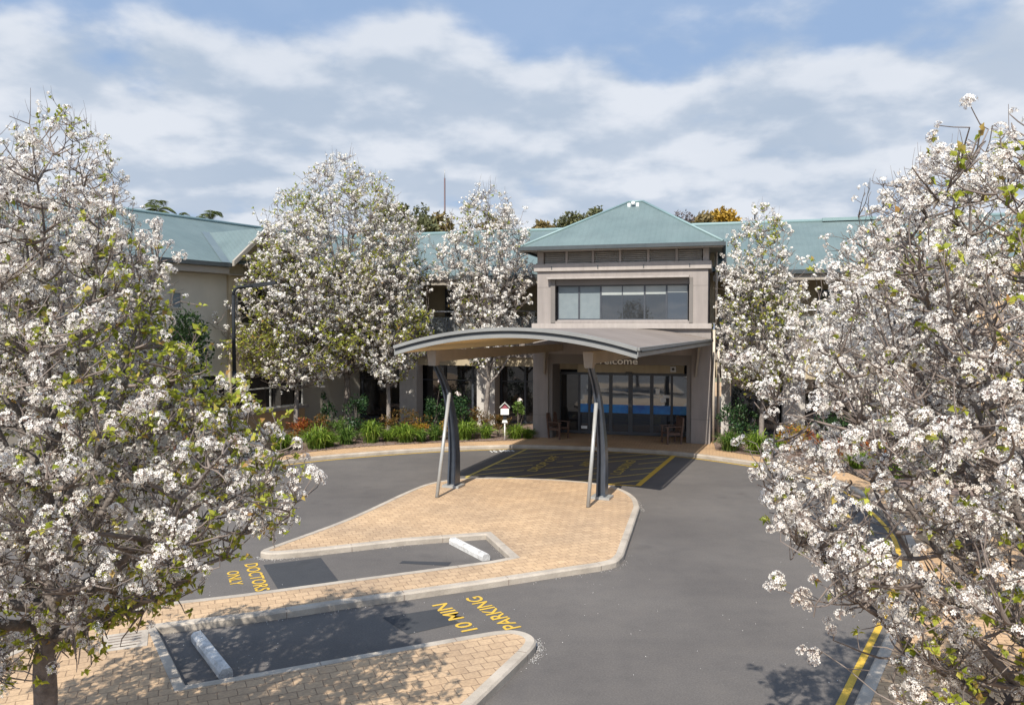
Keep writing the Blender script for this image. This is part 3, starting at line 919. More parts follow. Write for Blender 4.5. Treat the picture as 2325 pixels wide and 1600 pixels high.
# upper storey openings
for (a, b, z0, z1) in ((-2.1, -.05, 4.15, 5.0), (-5.7, -5.0, 4.15, 6.35), (-9.6, -7.4, 4.2, 6.2), (-13.5, -11, 4.2, 6.2), (8, 10.4, 4.2, 6.1), (11.4, 13.6, 4.2, 6.1), (16.5, 19, 4.3, 6.1), (20, 22.5, 4.3, 6.1)):
    g = MB()
    for (x0, x1, zz0, zz1) in ((a, a + .05, z0, z1), (b - .05, b, z0, z1), (a + .05, b - .05, z0, z0 + .05), (a + .05, b - .05, z1 - .05, z1)):
        tbox(g, x0, x1, 5.1, 5.19, zz0, zz1)
    wn = g.build('window', M['frame'], mbd)
    g = MB(); tbox(g, a + .05, b - .05, 5.15, 5.16, z0 + .05, z1 - .05); g.build('pane', M['glass_dark'], wn)
# balcony balustrade
for (u0, u1) in ((-15, -.05), (7.3, 16)):
    g = MB(); g.tube([T(u0, 3.1, 5.2), T(u1, 3.1, 5.2)], .035, 8)
    rail = g.build('balustrade', M['steel'], mbd)
    n = int((u1 - u0) / 1.25)
    for i in range(n + 1):
        u = u1 - .75 - i * 1.25
        if u < u0:
            break
        g = MB(); tbox(g, u - .02, u + .02, 3.07, 3.11, 4.12, 5.18); tbox(g, u + .06, u + .10, 3.07, 3.11, 4.12, 5.18); g.build('post', M['steel'], rail)
    g = MB(); tbox(g, u0, u1, 3.13, 3.14, 4.2, 4.95); g.build('glass_panel', M['balglass'], rail)
# projecting ochre bay further along
g = MB()
wall_with_hole(g, 16.0, 24, 0, 6.5, 17.2, 21, 4.3, 6.0, .9, 1.2)
tbox(g, 16.0, 16.3, 1.2, 5.2, 0, 6.5)
g.build('projecting_bay', M['ochre'], mbd)

# ---- the wing on the left, its long wall runs away to the right
WX, WY, WA = -9.74, 31.75, R(60)
wd = (math.cos(WA), math.sin(WA)); wn_ = (-math.sin(WA), math.cos(WA))     # along the wall; back into the building
def W(s, d, z):
    return (WX + wd[0] * s + wn_[0] * d, WY + wd[1] * s + wn_[1] * d, KZ + z * SC)
def wbox(mb, s0, s1, d0, d1, z0, z1):
    mb.hexa([W(s0, d0, z0), W(s1, d0, z0), W(s1, d1, z0), W(s0, d1, z0)], [W(s0, d0, z1), W(s1, d0, z1), W(s1, d1, z1), W(s0, d1, z1)])
wg = thing('side_wing', 'grey beige two storey wing with teal gabled roof behind the trees on the left', 'building', W(-6, 4, 0))
g = MB()
wbox(g, -16, -2.6, .45, 9.5, 0, 6.75)
wbox(g, -2.6, 7.5, .45, 9.5, 0, 6.75)
g.build('wall', M['wingwall'], wg)
ze2, zr2, half = 7.02, 9.36, 4.9
g = MB()
g.face([W(-17, -.1, ze2), W(9, -.1, ze2), W(9, half, zr2), W(-17, half, zr2)], [(-17, 0), (9, 0), (9, 5), (-17, 5)])
g.face([W(9, 2 * half + .1, ze2), W(-17, 2 * half + .1, ze2), W(-17, half, zr2), W(9, half, zr2)], [(9, 0), (-17, 0), (-17, 5), (9, 5)])
wrf = g.build('roof', M['roof'], wg)
g = MB(); g.tube([W(-17, half, zr2 + .02), W(9, half, zr2 + .02)], .09, 6); g.build('ridge_cap', M['ridge'], wrf)
g = MB(); wbox(g, -17, -2.35, -.22, -.1, ze2 - .16, ze2); g.build('gutter', M['gutter'], wrf)
g = MB(); wbox(g, -17, -2.35, -.08, .1, ze2 - .42, ze2 - .17); wbox(g, -17, 7, .1, .45, ze2 - .44, ze2 - .40); g.build('fascia', M['fascia'], wg)
# cross gable
gs, gh, gz = -.55, 1.75, 8.6
back = (gz - ze2) / ((zr2 - ze2) / (half + .1)) - .1
g = MB()
g.face([W(gs - gh, -.35, ze2), W(gs, -.35, gz), W(gs, back, gz), W(gs - gh, -.1, ze2)][::-1], [(0, 0), (0, 2.4), (3, 2.4), (.2, 0)])
g.face([W(gs + gh, -.35, ze2), W(gs, -.35, gz), W(gs, back, gz), W(gs + gh, -.1, ze2)], [(0, 0), (0, 2.4), (3, 2.4), (.2, 0)])
g.build('gable_roof', M['roof'], wg)
g = MB()
g.face([W(gs - gh + .1, .32, ze2 - .3), W(gs + gh - .1, .32, ze2 - .3), W(gs, .32, gz - .15)])
wbox(g, gs - gh + .25, gs + gh - .25, .3, .45, 0, ze2 - .2)
g.build('gable_wall', M['cream'], wg)
g = MB()
for sg in (-1, 1):
    a0, a1 = W(gs + sg * (gh + .05), -.36, ze2 - .12), W(gs, -.36, gz - .1)
    b0, b1 = W(gs + sg * (gh + .05), -.24, ze2 - .12), W(gs, -.24, gz - .1)
    up = .2
    g.hexa([a0, a1, b1, b0], [(p[0], p[1], p[2] + up) for p in (a0, a1, b1, b0)])
g.build('bargeboard', M['fascia'], wg)
g = MB()
vb, vt = W(gs - gh - .02, -.12, ze2 + .02), W(gs - .02, back, gz + .02)
vb2, vt2 = W(gs - gh - .42, -.12, ze2 + .02), W(gs - .42, back, gz + .02)
g.face([vb2, vb, vt, vt2]); g.build('valley_gutter', M['valley'], wrf)
# small upstairs window and taller ones near the gable
def wwin(s0, s1, z0, z1, d, m='frame', glass='glass_win', cross=True):
    g = MB()
    for (a, b, c, e) in ((s0, s0 + .06, z0, z1), (s1 - .06, s1, z0, z1), (s0 + .06, s1 - .06, z0, z0 + .06), (s0 + .06, s1 - .06, z1 - .06, z1)):
        wbox(g, a, b, d - .07, d + .02, c, e)
    if cross:
        wbox(g, (s0 + s1) / 2 - .03, (s0 + s1) / 2 + .03, d - .06, d, z0 + .06, z1 - .06)
        wbox(g, s0 + .06, (s0 + s1) / 2 - .03, d - .06, d, z0 + (z1 - z0) * .55, z0 + (z1 - z0) * .55 + .05)
        wbox(g, (s0 + s1) / 2 + .03, s1 - .06, d - .06, d, z0 + (z1 - z0) * .55, z0 + (z1 - z0) * .55 + .05)
    o = g.build('window', M[m], wg)
    g = MB(); wbox(g, s0 + .06, s1 - .06, d - .03, d - .02, z0 + .06, z1 - .06); g.build('pane', M[glass], o)
wwin(-4.55, -4.1, 5.2, 5.85, .45, 'wingwall', 'blind', False)
g = MB(); wbox(g, -5.35, -3.55, .43, .455, 4.6, 6.45); g.build('wall_panel', M['wingwall'], wg)
wwin(-1.75, .9, 4.6, 6.3, .3, 'whiteframe')
wwin(-1.9, 1.75, 1.05, 2.6, .3, 'whiteframe', 'glass_dark')
g = MB(); wbox(g, -2.0, 1.9, .05, .3, .92, 1.05); g.build('sill', M['cornice'], wg)
g = MB(); wbox(g, -1.9, 1.8, .2, .3, 0, .92); g.build('sill_wall', M['ochre'], wg)
g = MB(); wbox(g, -3.6, -2.35, -.5, .45, 0, 1.3); g.build('planter_wall', M['wingwall'], wg)
g = MB(); wbox(g, -3.4, -2.35, .3, .44, 1.3, 2.6); g.build('dark_window', M['glass_dark'], wg)
g = MB(); g.tube([W(-5.9, .38, 0), W(-5.9, .38, 6.5)], .05, 8); g.tube([W(-4.9, .1, 6.2), W(-4.9, .1, 6.6)], .06, 8); g.build('downpipe', M['pipe'], wg)
# roof vent pipe
g = MB(); p = W(-6.5, 3.9, ze2 + (zr2 - ze2) * .82)
g.tube([(p[0], p[1], p[2] - .05), (p[0], p[1], p[2] + .22)], .05, 8); g.tube([(p[0] - .14, p[1], p[2] + .1), (p[0] + .02, p[1], p[2] + .02)], .035, 6)
g.build('roof_vent', M['white'], wrf)

# ------------------------------------------------------------------ the drop-off canopy
cp = thing('entrance_canopy', 'curved grey drop off canopy with cream soffit on slanting steel posts over the hatched bay', 'canopy', (0, 21, KZ))
FL, FR = np.array([-3.05, 20.08]), np.array([2.93, 18.01])
BL, BR = np.array([.62, 30.45]), np.array([7.42, 28.62])
ZF, RISE = 4.05, .47
def C(t, s, dz=0, out=0):
    """t 0..1 across, s 0..1 from the front edge to the building"""
    p = (FL * (1 - t) + FR * t) * (1 - s) + (BL * (1 - t) + BR * t) * s
    q = 2 * t - 1
    z = ZF + RISE * (1 - q * q) * (1 - .12 * s) + .02 * s
    return (p[0] + .33 * -out, p[1] - out, z + dz)
NT, NS = 28, 10
def shell(mb, dz, flip=False, t0=0., t1=1., s0=0., s1=1.):
    for i in range(NT):
        for j in range(NS):
            ta, tb = t0 + (t1 - t0) * i / NT, t0 + (t1 - t0) * (i + 1) / NT
            sa, sb = s0 + (s1 - s0) * j / NS, s0 + (s1 - s0) * (j + 1) / NS
            q = [C(ta, sa, dz), C(tb, sa, dz), C(tb, sb, dz), C(ta, sb, dz)]
            mb.face(q[::-1] if flip else q, None, True)
g = MB(); shell(g, -.012, t0=.004, t1=.996); g.build('canopy_roof', M['can_roof'], cp, 0, True)
g = MB(); shell(g, -.215, True, .01, .99, .01); g.build('soffit', M['soffit'], cp, 0, True)
def edge_strip(mb, dz0, dz1, o0, o1, ):
    for i in range(NT * 2):
        a, b = i / (NT * 2), (i + 1) / (NT * 2)
        A0, A1, A2, A3 = C(a, 0, dz0, o0), C(b, 0, dz0, o0), C(b, 0, dz1, o0), C(a, 0, dz1, o0)
        B0, B1, B2, B3 = C(a, 0, dz0, o1), C(b, 0, dz0, o1), C(b, 0, dz1, o1), C(a, 0, dz1, o1)
        mb.face([A0, A1, A2, A3], None, True)          # front
        mb.face([A3, A2, B2, B3], None, True)          # top
        mb.face([B0, B1, A1, A0], None, True)          # bottom
    for t in (0, 1):
        q = [C(t, 0, dz0, o0), C(t, 0, dz1, o0), C(t, 0, dz1, o1), C(t, 0, dz0, o1)]
        mb.face(q)
g = MB(); edge_strip(g, -.07, .015, .06, -.06); fa = g.build('fascia', M['can_grey'], cp)
g = MB(); edge_strip(g, -.155, -.07, .0, -.06); g.build('shadow_groove', M['can_dark'], fa)  # recessed band, the shade inside it put into its dark grey colour
g = MB(); edge_strip(g, -.245, -.155, .045, -.06); g.build('lower_lip', M['can_grey'], fa)
# side fascias with box gutters
def side(t, sg):
    g = MB()
    n = 10
    tx = np.array([FR - FL, BR - BL][0]); tx = tx / np.hypot(*tx)
    for j in range(n):
        a, b = j / n, (j + 1) / n
        for (z0, z1, o0, o1) in ((-.06, .012, .0, .055), (-.21, -.085, -.01, .02)):
            pts = []
            for s in (a, b):
                p = C(t, s)
                pts.append([(p[0] + tx[0] * sg * o0, p[1] + tx[1] * sg * o0, p[2]), (p[0] + tx[0] * sg * o1, p[1] + tx[1] * sg * o1, p[2])])
            (i0, u0), (i1, u1) = pts
            lo = [(q[0], q[1], q[2] + z0) for q in (i0, u0, u1, i1)]; hi = [(q[0], q[1], q[2] + z1) for q in (i0, u0, u1, i1)]
            if sg < 0:
                lo, hi = lo[::-1], hi[::-1]
            g.hexa(lo, hi)
    o = g.build('side_fascia', M['can_grey'], cp)
    g = MB()
    p0, p1 = C(t, 0.02, -.075), C(t, 1, -.075)
    g.tube([(p0[0] + tx[0] * sg * .03, p0[1] + tx[1] * sg * .03, p0[2]), (p1[0] + tx[0] * sg * .03, p1[1] + tx[1] * sg * .03, p1[2])], .035, 8)
    g.build('gutter', M['can_dark'], o)
side(1, 1); side(0, -1)
for (hx, hy), (rx, ry), pb, path, sb, st in (((-2.07, 20.38), (1.95, 30.35), (-1.62, 21.23), [(-1.62, 21.23, .16), (-1.60, 21.20, 1.2), (-1.66, 21.08, 2.1), (-1.80, 20.85, 2.9), (-2.05, 20.42, 3.62)], (-1.95, 19.86), (-1.70, 20.86, 2.75)),
                                             ((1.94, 19.27), (5.98, 29.25), (2.33, 19.81), [(2.33, 19.81, .16), (2.34, 19.78, 1.2), (2.27, 19.68, 2.1), (2.16, 19.55, 2.9), (1.95, 19.30, 3.62)], (1.87, 18.8), (2.13, 19.45, 2.62))):
    # beam
    d = np.array([rx - hx, ry - hy]); d /= np.hypot(*d); nn = np.array([-d[1], d[0]]) * .085
    g = MB()
    def sec(p, z0, z1):
        return [(p[0] - nn[0], p[1] - nn[1], z0), (p[0] + nn[0], p[1] + nn[1], z0), (p[0] + nn[0], p[1] + nn[1], z1), (p[0] - nn[0], p[1] - nn[1], z1)]
    a, b = sec((hx, hy), 3.62, 3.92), sec((rx, ry), 3.58, 3.84)
    g.hexa([a[0], b[0], b[1], a[1]], [a[3], b[3], b[2], a[2]])
    g.build('beam', M['can_beam'], cp)
    # head box
    g = MB()
    w = .16
    q = lambda k, z: [(hx + d[0] * e * k - nn[0] / .085 * f * k, hy + d[1] * e * k - nn[1] / .085 * f * k, z) for e, f in ((-1, -1), (-1, 1), (1, 1), (1, -1))]
    bot, top = q(.105, 3.52), q(.135, 3.92)
    g.hexa(bot[::-1], top[::-1])
    g.build('post_head', M['can_beam'], cp)
    # curved tapering post: two flanges and a web
    P = smooth_line(path, 5)
    P = [np.array(p) for p in P]
    po = MB()
    L_ = len(P)
    side_v = np.array([nn[0], nn[1]]) / np.hypot(*nn)
    for part_off, th, dep in ((-1, .022, 1.0), (1, .022, 1.0), (0, .012, .45)):
        rows = []
        for k, p in enumerate(P):
            f = k / (L_ - 1)
            gap = .10 * (1 - f) + .045 * f
            dp = (.16 * (1 - f) + .07 * f) * dep
            c_ = p[:2] + side_v * gap * part_off
            rows.append([(c_[0] + side_v[0] * th * e + d[0] * dp * h, c_[1] + side_v[1] * th * e + d[1] * dp * h, p[2]) for e, h in ((-1, -1), (1, -1), (1, 1), (-1, 1))])
        if part_off == 0:
            rows = [[(P[k][0] + side_v[0] * (.09 * (1 - k / (L_ - 1)) + .04 * k / (L_ - 1)) * e + d[0] * .02 * h, P[k][1] + side_v[1] * (.09 * (1 - k / (L_ - 1)) + .04 * k / (L_ - 1)) * e + d[1] * .02 * h, P[k][2]) for e, h in ((-1, -1), (1, -1), (1, 1), (-1, 1))] for k in range(L_)]
        for k in range(L_ - 1):
            for i in range(4):
                j = (i + 1) % 4
                po.face([rows[k][i], rows[k][j], rows[k + 1][j], rows[k + 1][i]][::-1])
        po.face(rows[-1][::-1]); po.face(rows[0])
    post = po.build('post', M['post'], cp)
    g = MB()
    q2 = [(pb[0] + d[0] * .22 * e + side_v[0] * .25 * h, pb[1] + d[1] * .22 * e + side_v[1] * .25 * h) for e, h in ((-1, -1), (-1, 1), (1, 1), (1, -1))]
    g.prism(q2[::-1] if ((q2[1][0] - q2[0][0]) * (q2[2][1] - q2[1][1]) - (q2[1][1] - q2[0][1]) * (q2[2][0] - q2[1][0])) < 0 else q2, KZ, KZ + .06)
    g.build('base_plate', M['strut'], post)
    g = MB(); g.tube([(sb[0], sb[1], KZ), st], [.048, .048], 12); g.build('strut', M['strut'], cp)
# wall brackets
for u in (.45, 6.45):
    g = MB(); g.hexa([T(u, -.12, 2.6), T(u + .06, -.12, 2.6), T(u + .06, .0, 2.6), T(u, .0, 2.6)], [T(u + .12, -.5, 3.75), T(u + .2, -.5, 3.75), T(u + .2, -.0, 3.75), T(u + .12, -.0, 3.75)])
    g.build('wall_bracket', M['can_beam'], cp)

# ------------------------------------------------------------------ street furniture
def wheel_stop(a, b, label):
    a, b = np.array(a, float), np.array(b, float)
    c = (a + b) / 2
    o = thing('wheel_stop', label, 'wheel stop', (c[0], c[1], 0), 'white concrete wheel stops in the parking bays')
    t = (b - a) / np.hypot(*(b - a)); n = np.array([-t[1], t[0]])
    prof = [(-.085, 0.004), (-.085, .085), (-.05, .13), (.05, .13), (.085, .085), (.085, 0.004)]
    g = MB()
    A = [(*(a + n * x), z) for x, z in prof]; B = [(*(b + n * x), z) for x, z in prof]
    for i in range(5):
        g.face([A[i], B[i], B[i + 1], A[i + 1]][::-1])
    g.face(A); g.face(B[::-1])
    g.build('concrete_block', M['stop'], o, .012)
    g = MB()
    for f in (.18, .82):
        p = a + (b - a) * f
        g.tube([(p[0], p[1], .11), (p[0], p[1], .134)], .018, 8)
    g.build('fixing_bolt', M['steel'], o)
wheel_stop((-1.25, 16.08), (-.50, 14.88), 'clean white concrete wheel stop in the bay beside the doctors only lettering')
wheel_stop((-4.60, 11.10), (-3.72, 9.88), 'white concrete wheel stop dappled by tree shade in the ten minute bay')

# stormwater pit lid
g = MB()
pl = [(-5.9, 10.95), (-5.35, 11.2), (-5.1, 10.62), (-5.65, 10.38)]
g.prism(pl[::-1], KZ - .03, KZ + .006)
po_ = thing('pit_lid', 'pale concrete pit lid with slots set flush in the pavers by the tree', 'pit lid', (-5.5, 10.8, KZ))
g.build('lid_frame', M['kerb'], po_)
g = MB()
for k in range(5):
    f = (k + 1) / 6
    a = np.array(pl[0]) * (1 - f) + np.array(pl[3]) * f; b = np.array(pl[1]) * (1 - f) + np.array(pl[2]) * f
    bar(g, a * .85 + b * .15, a * .15 + b * .85, .018, KZ + .009)
g.build('slot', M['soil'], po_)

# lamp post
lx, ly = -9.6, 26.6
lp = thing('street_lamp', 'slim charcoal street lamp with a curved arm in front of the left wing', 'street lamp', (lx, ly, KZ))
g = MB(); g.tube([(lx, ly, KZ), (lx, ly, 3.0)], [.085, .075], 10); g.tube([(lx, ly, 3.0), (lx, ly, 5.62)], [.065, .055], 10); g.build('pole', M['lamp'], lp)
g = MB()
arc = [(lx + .28 * (1 - math.cos(a)), ly, 5.62 + .28 * math.sin(a)) for a in np.linspace(0, math.pi / 2, 7)]
g.tube(arc + [(lx + .75, ly, 5.93)], .05, 10); g.build('arm', M['lamp'], lp)
g = MB()
h0 = (lx + .7, ly, 5.93)
g.hexa([(h0[0], ly - .09, 5.87), (h0[0] + .80, ly - .13, 6.0), (h0[0] + .80, ly + .13, 6.0), (h0[0], ly + .09, 5.87)], [(h0[0], ly - .07, 6.02), (h0[0] + .78, ly - .10, 6.10), (h0[0] + .78, ly + .10, 6.10), (h0[0], ly + .07, 6.02)])
g.build('lamp_head', M['lamp'], lp, .01)

# small house-shaped box on a post
bx, by = -.28, 29.85
bh = thing('post_box', 'white house shaped box with maroon gable on a white post in the garden', 'post box', (bx, by, KZ))
g = MB(); g.tube([(bx, by, KZ), (bx, by, .92)], .028, 8); g.build('post', M['white'], bh)
g = MB(); g.hexa([(bx - .11, by - .06, .80), (bx + .11, by - .06, .80), (bx + .11, by + .06, .80), (bx - .11, by + .06, .80)], [(bx - .08, by - .06, .90), (bx + .08, by - .06, .90), (bx + .08, by + .06, .90), (bx - .08, by + .06, .90)]); g.build('bracket', M['white'], bh)
g = MB(); g.hexa([(bx - .07, by - .05, .92), (bx + .07, by - .05, .92), (bx + .07, by + .05, .92), (bx - .07, by + .05, .92)], [(bx - .07, by - .05, 1.12), (bx + .07, by - .05, 1.12), (bx + .07, by + .05, 1.12), (bx - .07, by + .05, 1.12)]); g.build('tray', M['lamp'], bh)
g = MB(); g.hexa([(bx - .16, by - .11, 1.12), (bx + .16, by - .11, 1.12), (bx + .16, by + .11, 1.12), (bx - .16, by + .11, 1.12)], [(bx - .16, by - .11, 1.35), (bx + .16, by - .11, 1.35), (bx + .16, by + .11, 1.35), (bx - .16, by + .11, 1.35)]); g.build('box', M['white'], bh)
g = MB()
g.face([(bx - .15, by - .09, 1.355), (bx + .15, by - .09, 1.355), (bx, by - .09, 1.52)]); g.build('gable', M['pinkpaint'], bh)
g = MB()
for s in (-1, 1):
    a = (bx + s * .2, 1.37); b = (bx, 1.57)
    g.hexa([(a[0], by - .14, a[1]), (b[0], by - .14, b[1]), (b[0], by + .12, b[1]), (a[0], by + .12, a[1])], [(a[0], by - .14, a[1] + .035), (b[0], by - .14, b[1] + .035), (b[0], by + .12, b[1] + .035), (a[0], by + .12, a[1] + .035)])
g.build('roof', M['whiteframe'], bh)

# timber armchairs
def armchair(x, y, face, label):
    o = thing('armchair', label, 'chair', (x, y, KZ), 'timber armchairs beside the entrance doors')
    f = np.array([math.cos(face), math.sin(face)]); r = np.array([f[1], -f[0]])
    def P(a, b, z):
        return (x + r[0] * a + f[0] * b, y + r[1] * a + f[1] * b, KZ + z)
    def bx_(g, a0, a1, b0, b1, z0, z1, lean=0):
        g.hexa([P(a0, b0, z0), P(a1, b0, z0), P(a1, b1, z0), P(a0, b1, z0)][::-1 if False else 1], [P(a0, b0 - lean, z1), P(a1, b0 - lean, z1), P(a1, b1 - lean, z1), P(a0, b1 - lean, z1)])
    g = MB()
    for k in range(5):
        bx_(g, -.26, .26, -.24 + k * .1, -.155 + k * .1, .40, .43)
    g.build('seat', M['timber'], o)
    g = MB()
    for k in range(6):
        bx_(g, -.24 + k * .085, -.19 + k * .085, -.27, -.245, .46, .94, .12)
    bx_(g, -.30, .30, -.40, -.365, .92, 1.0)
    g.build('backrest', M['timber'], o)
    for s in (-1, 1):
        for b_, top in ((.25, .64), (-.27, .95)):
            g = MB(); bx_(g, s * .29 - .03, s * .29 + .03, b_ - .03, b_ + .03, 0, top, .0 if b_ > 0 else .10); g.build('leg', M['timber'], o)
        g = MB(); bx_(g, s * .29 - .04, s * .29 + .04, -.3, .33, .64, .67); g.build('armrest', M['timber'], o)
        g = MB(); bx_(g, s * .29 - .02, s * .29 + .02, -.25, .25, .34, .40); g.build('rail', M['timber'], o)
armchair(1.85, 30.35, R(-40), 'dark red timber armchair beside the left entrance pillar')
armchair(6.02, 29.05, R(190), 'timber armchair in deep shade beside the right entrance pillar')

# tall aerial mast far behind
ms = thing('radio_mast', 'thin red radio mast far behind the roofs against the sky', 'mast', (-10.4, 120, 0))
g = MB(); g.tube([(-10.4, 120, 0), (-10.4, 120, 27.2)], [.16, .12], 8); g.build('pole', M['mast'], ms)
g = MB(); g.tube([(-10.4, 120, 27.2), (-10.4, 120, 28.5)], .05, 6); g.build('aerial', M['strut'], ms)

# globe lamp behind the main roof
gl_ = thing('globe_lamp', 'white globe lamp on a thin dark pole rising behind the main roof', 'lamp', (14.1, 45, 0))
g = MB(); g.tube([(14.1, 45, 0), (14.1, 45, 10.95)], [.07, .045], 8); g.build('pole', M['lamp'], gl_)
g = MB(); g.ball((14.1, 45, 11.15), .2, 7); g.build('globe', M['white'], gl_)
g = MB(); g.tube([(14.1, 45, 11.33), (14.1, 45, 11.42)], [.12, .03], 8); g.build('cap', M['white'], gl_)

# cream bollard in the right bed
bo = thing('bollard', 'cream square post standing among the red shrubs in the right garden bed', 'bollard', (11.75, 25.6, KZ))
g = MB(); g.prism([(11.69, 25.5), (11.83, 25.5), (11.83, 25.64), (11.69, 25.64)], KZ, 1.1); g.build('post', M['pipe'], bo)
g = MB(); g.hexa([(11.68, 25.49, 1.1), (11.84, 25.49, 1.1), (11.84, 25.65, 1.1), (11.68, 25.65, 1.1)], [(11.73, 25.54, 1.17), (11.79, 25.54, 1.17), (11.79, 25.6, 1.17), (11.73, 25.6, 1.17)]); g.build('cap', M['pipe'], bo)

# ------------------------------------------------------------------ plants
def unit(v):
    return v / np.maximum(np.linalg.norm(v, axis=-1, keepdims=True), 1e-9)

def tube_batch(P, Rr, S):
    """P (N,K,3), Rr (N,K) -> verts, quads"""
    N_, K_, _ = P.shape
    Tn = np.empty_like(P)
    Tn[:, 1:-1] = P[:, 2:] - P[:, :-2]
    Tn[:, 0] = P[:, 1] - P[:, 0]; Tn[:, -1] = P[:, -1] - P[:, -2]
    Tn = unit(Tn)
    ref = np.tile(np.array([.31, .87, .38]), (N_, 1))
    bad = np.abs(np.einsum('ij,ij->i', ref, unit(P[:, -1] - P[:, 0]))) > .9
    ref[bad] = (1, 0, 0)
    A = unit(np.cross(Tn, ref[:, None, :])); B = np.cross(Tn, A)
    w = np.arange(S) * 2 * np.pi / S
    V = P[:, :, None, :] + (A[:, :, None, :] * np.cos(w)[None, None, :, None] + B[:, :, None, :] * np.sin(w)[None, None, :, None]) * Rr[:, :, None, None]
    idx = np.arange(N_ * K_ * S).reshape(N_, K_, S)
    nx = np.roll(idx, -1, axis=2)
    q = np.stack([idx[:, :-1], nx[:, :-1], nx[:, 1:], idx[:, 1:]], axis=-1).reshape(-1, 4)
    return V.reshape(-1, 3), q

def leaf_batch(pos, dr, nr, ln, wd):
    """folded six-point leaves: pos, dr (direction), nr (normal), lengths, widths"""
    N_ = len(pos)
    dr = unit(dr); sd = unit(np.cross(dr, nr)); nr = np.cross(sd, dr)
    l, w = ln[:, None], wd[:, None]
    p0 = pos
    p1 = pos + dr * l * .45 - nr * l * .03
    p2 = pos + dr * l - nr * l * .12
    a1 = pos + dr * l * .38 + sd * w * .5 + nr * w * .16
    b1 = pos + dr * l * .38 - sd * w * .5 + nr * w * .16
    V = np.stack([p0, a1, p2, p1, b1], axis=1).reshape(-1, 3)
    i = np.arange(N_)[:, None] * 5
    q = np.concatenate([i + np.array([[0, 3, 2, 1]]), i + np.array([[0, 4, 2, 3]])])
    return V, q

def rand_dirs(n, g_, up=0.0):
    v = g_.normal(size=(n, 3)); v = unit(v); v[:, 2] += up
    return unit(v)

def flower_proto(g_, nf, rc, rf, petals=True):
    """a corymb of nf flowers on a dome of radius rc"""
    V, Q, TT = [], [], []
    for k in range(nf):
        th = math.acos(1 - 1.25 * (k + .5) / nf); ph = k * 2.399 + g_.uniform(-.3, .3)
        n = np.array([math.sin(th) * math.cos(ph), math.sin(th) * math.sin(ph), math.cos(th)])
        n = n + g_.normal(size=3) * .18; n /= np.linalg.norm(n)
        c = n * rc * g_.uniform(.82, 1.12)
        a = np.cross(n, [.3, .5, .81]); a /= np.linalg.norm(a); b = np.cross(n, a)
        r_ = rf * g_.uniform(.85, 1.2); s0 = g_.uniform(0, 6.28)
        base = len(V)
        if petals:
            V.append(c)
            for i in range(5):
                w = s0 + i * 2 * math.pi / 5
                for dw, rr, lift in ((-.46, .78, .28), (0, 1.08, .34), (.46, .78, .28)):
                    V.append(c + (a * math.cos(w + dw) + b * math.sin(w + dw)) * r_ * rr + n * r_ * lift)
                o_ = base + 1 + i * 3
                Q.append((base, o_, o_ + 1, o_ + 2))
            o_ = len(V)
            for i in range(3):
                w = s0 + i * 2.094
                V.append(c + (a * math.cos(w) + b * math.sin(w)) * r_ * .30 + n * r_ * .22)
            TT.append((o_, o_ + 1, o_ + 2))
            o_ = len(V)
            V.extend([a * .0, c * .98 + a * .003, c * .98 - a * .003])
            TT.append((o_, o_ + 1, o_ + 2))
        else:
            for i in range(4):
                w = s0 + i * 1.571
                V.append(c + (a * math.cos(w) + b * math.sin(w)) * r_ + n * r_ * (.25 if i % 2 else -.1))
            Q.append((base, base + 1, base + 2, base + 3))
    return np.array(V), np.array(Q, dtype=np.int64).reshape(-1, 4), np.array(TT, dtype=np.int64).reshape(-1, 3)

def place_protos(protos, pos, up, scale, g_):
    """many copies of a few clusters merged into arrays"""
    VV, QQ, TT = [], [], []
    off = 0
    which = g_.integers(0, len(protos), len(pos))
    for k, (V, Q, Tt) in enumerate(protos):
        ii = np.nonzero(which == k)[0]
        if not len(ii):
            continue
        z = unit(up[ii]); x = unit(np.cross(z, g_.normal(size=z.shape))); y = np.cross(z, x)
        W_ = (V[None, :, 0, None] * x[:, None, :] + V[None, :, 1, None] * y[:, None, :] + V[None, :, 2, None] * z[:, None, :]) * scale[ii][:, None, None] + pos[ii][:, None, :]
        n, nv = len(ii), len(V)
        o = off + np.arange(n)[:, None, None] * nv
        QQ.append((Q[None] + o).reshape(-1, 4)); TT.append((Tt[None] + o).reshape(-1, 3))
        VV.append(W_.reshape(-1, 3)); off += n * nv
    return np.concatenate(VV), np.concatenate(QQ), np.concatenate(TT)

gP = np.random.default_rng(11)
PROTO_NEAR = [flower_proto(gP, int(n), rc, .0158) for n, rc in ((10, .034), (13, .040), (14, .043), (17, .047), (11, .036), (20, .052))]
PROTO_MID = [flower_proto(gP, int(n), rc, .026, False) for n, rc in ((7, .045), (9, .052), (8, .048), (10, .056))]
PROTO_FAR = [flower_proto(gP, int(n), rc, .027, False) for n, rc in ((4, .036), (5, .044), (6, .05), (7, .058))]

def bez(p0, p1, p2, K_):
    t = np.linspace(0, 1, K_)[None, :, None]
    return (1 - t) ** 2 * p0[:, None] + 2 * t * (1 - t) * p1[:, None] + t ** 2 * p2[:, None]

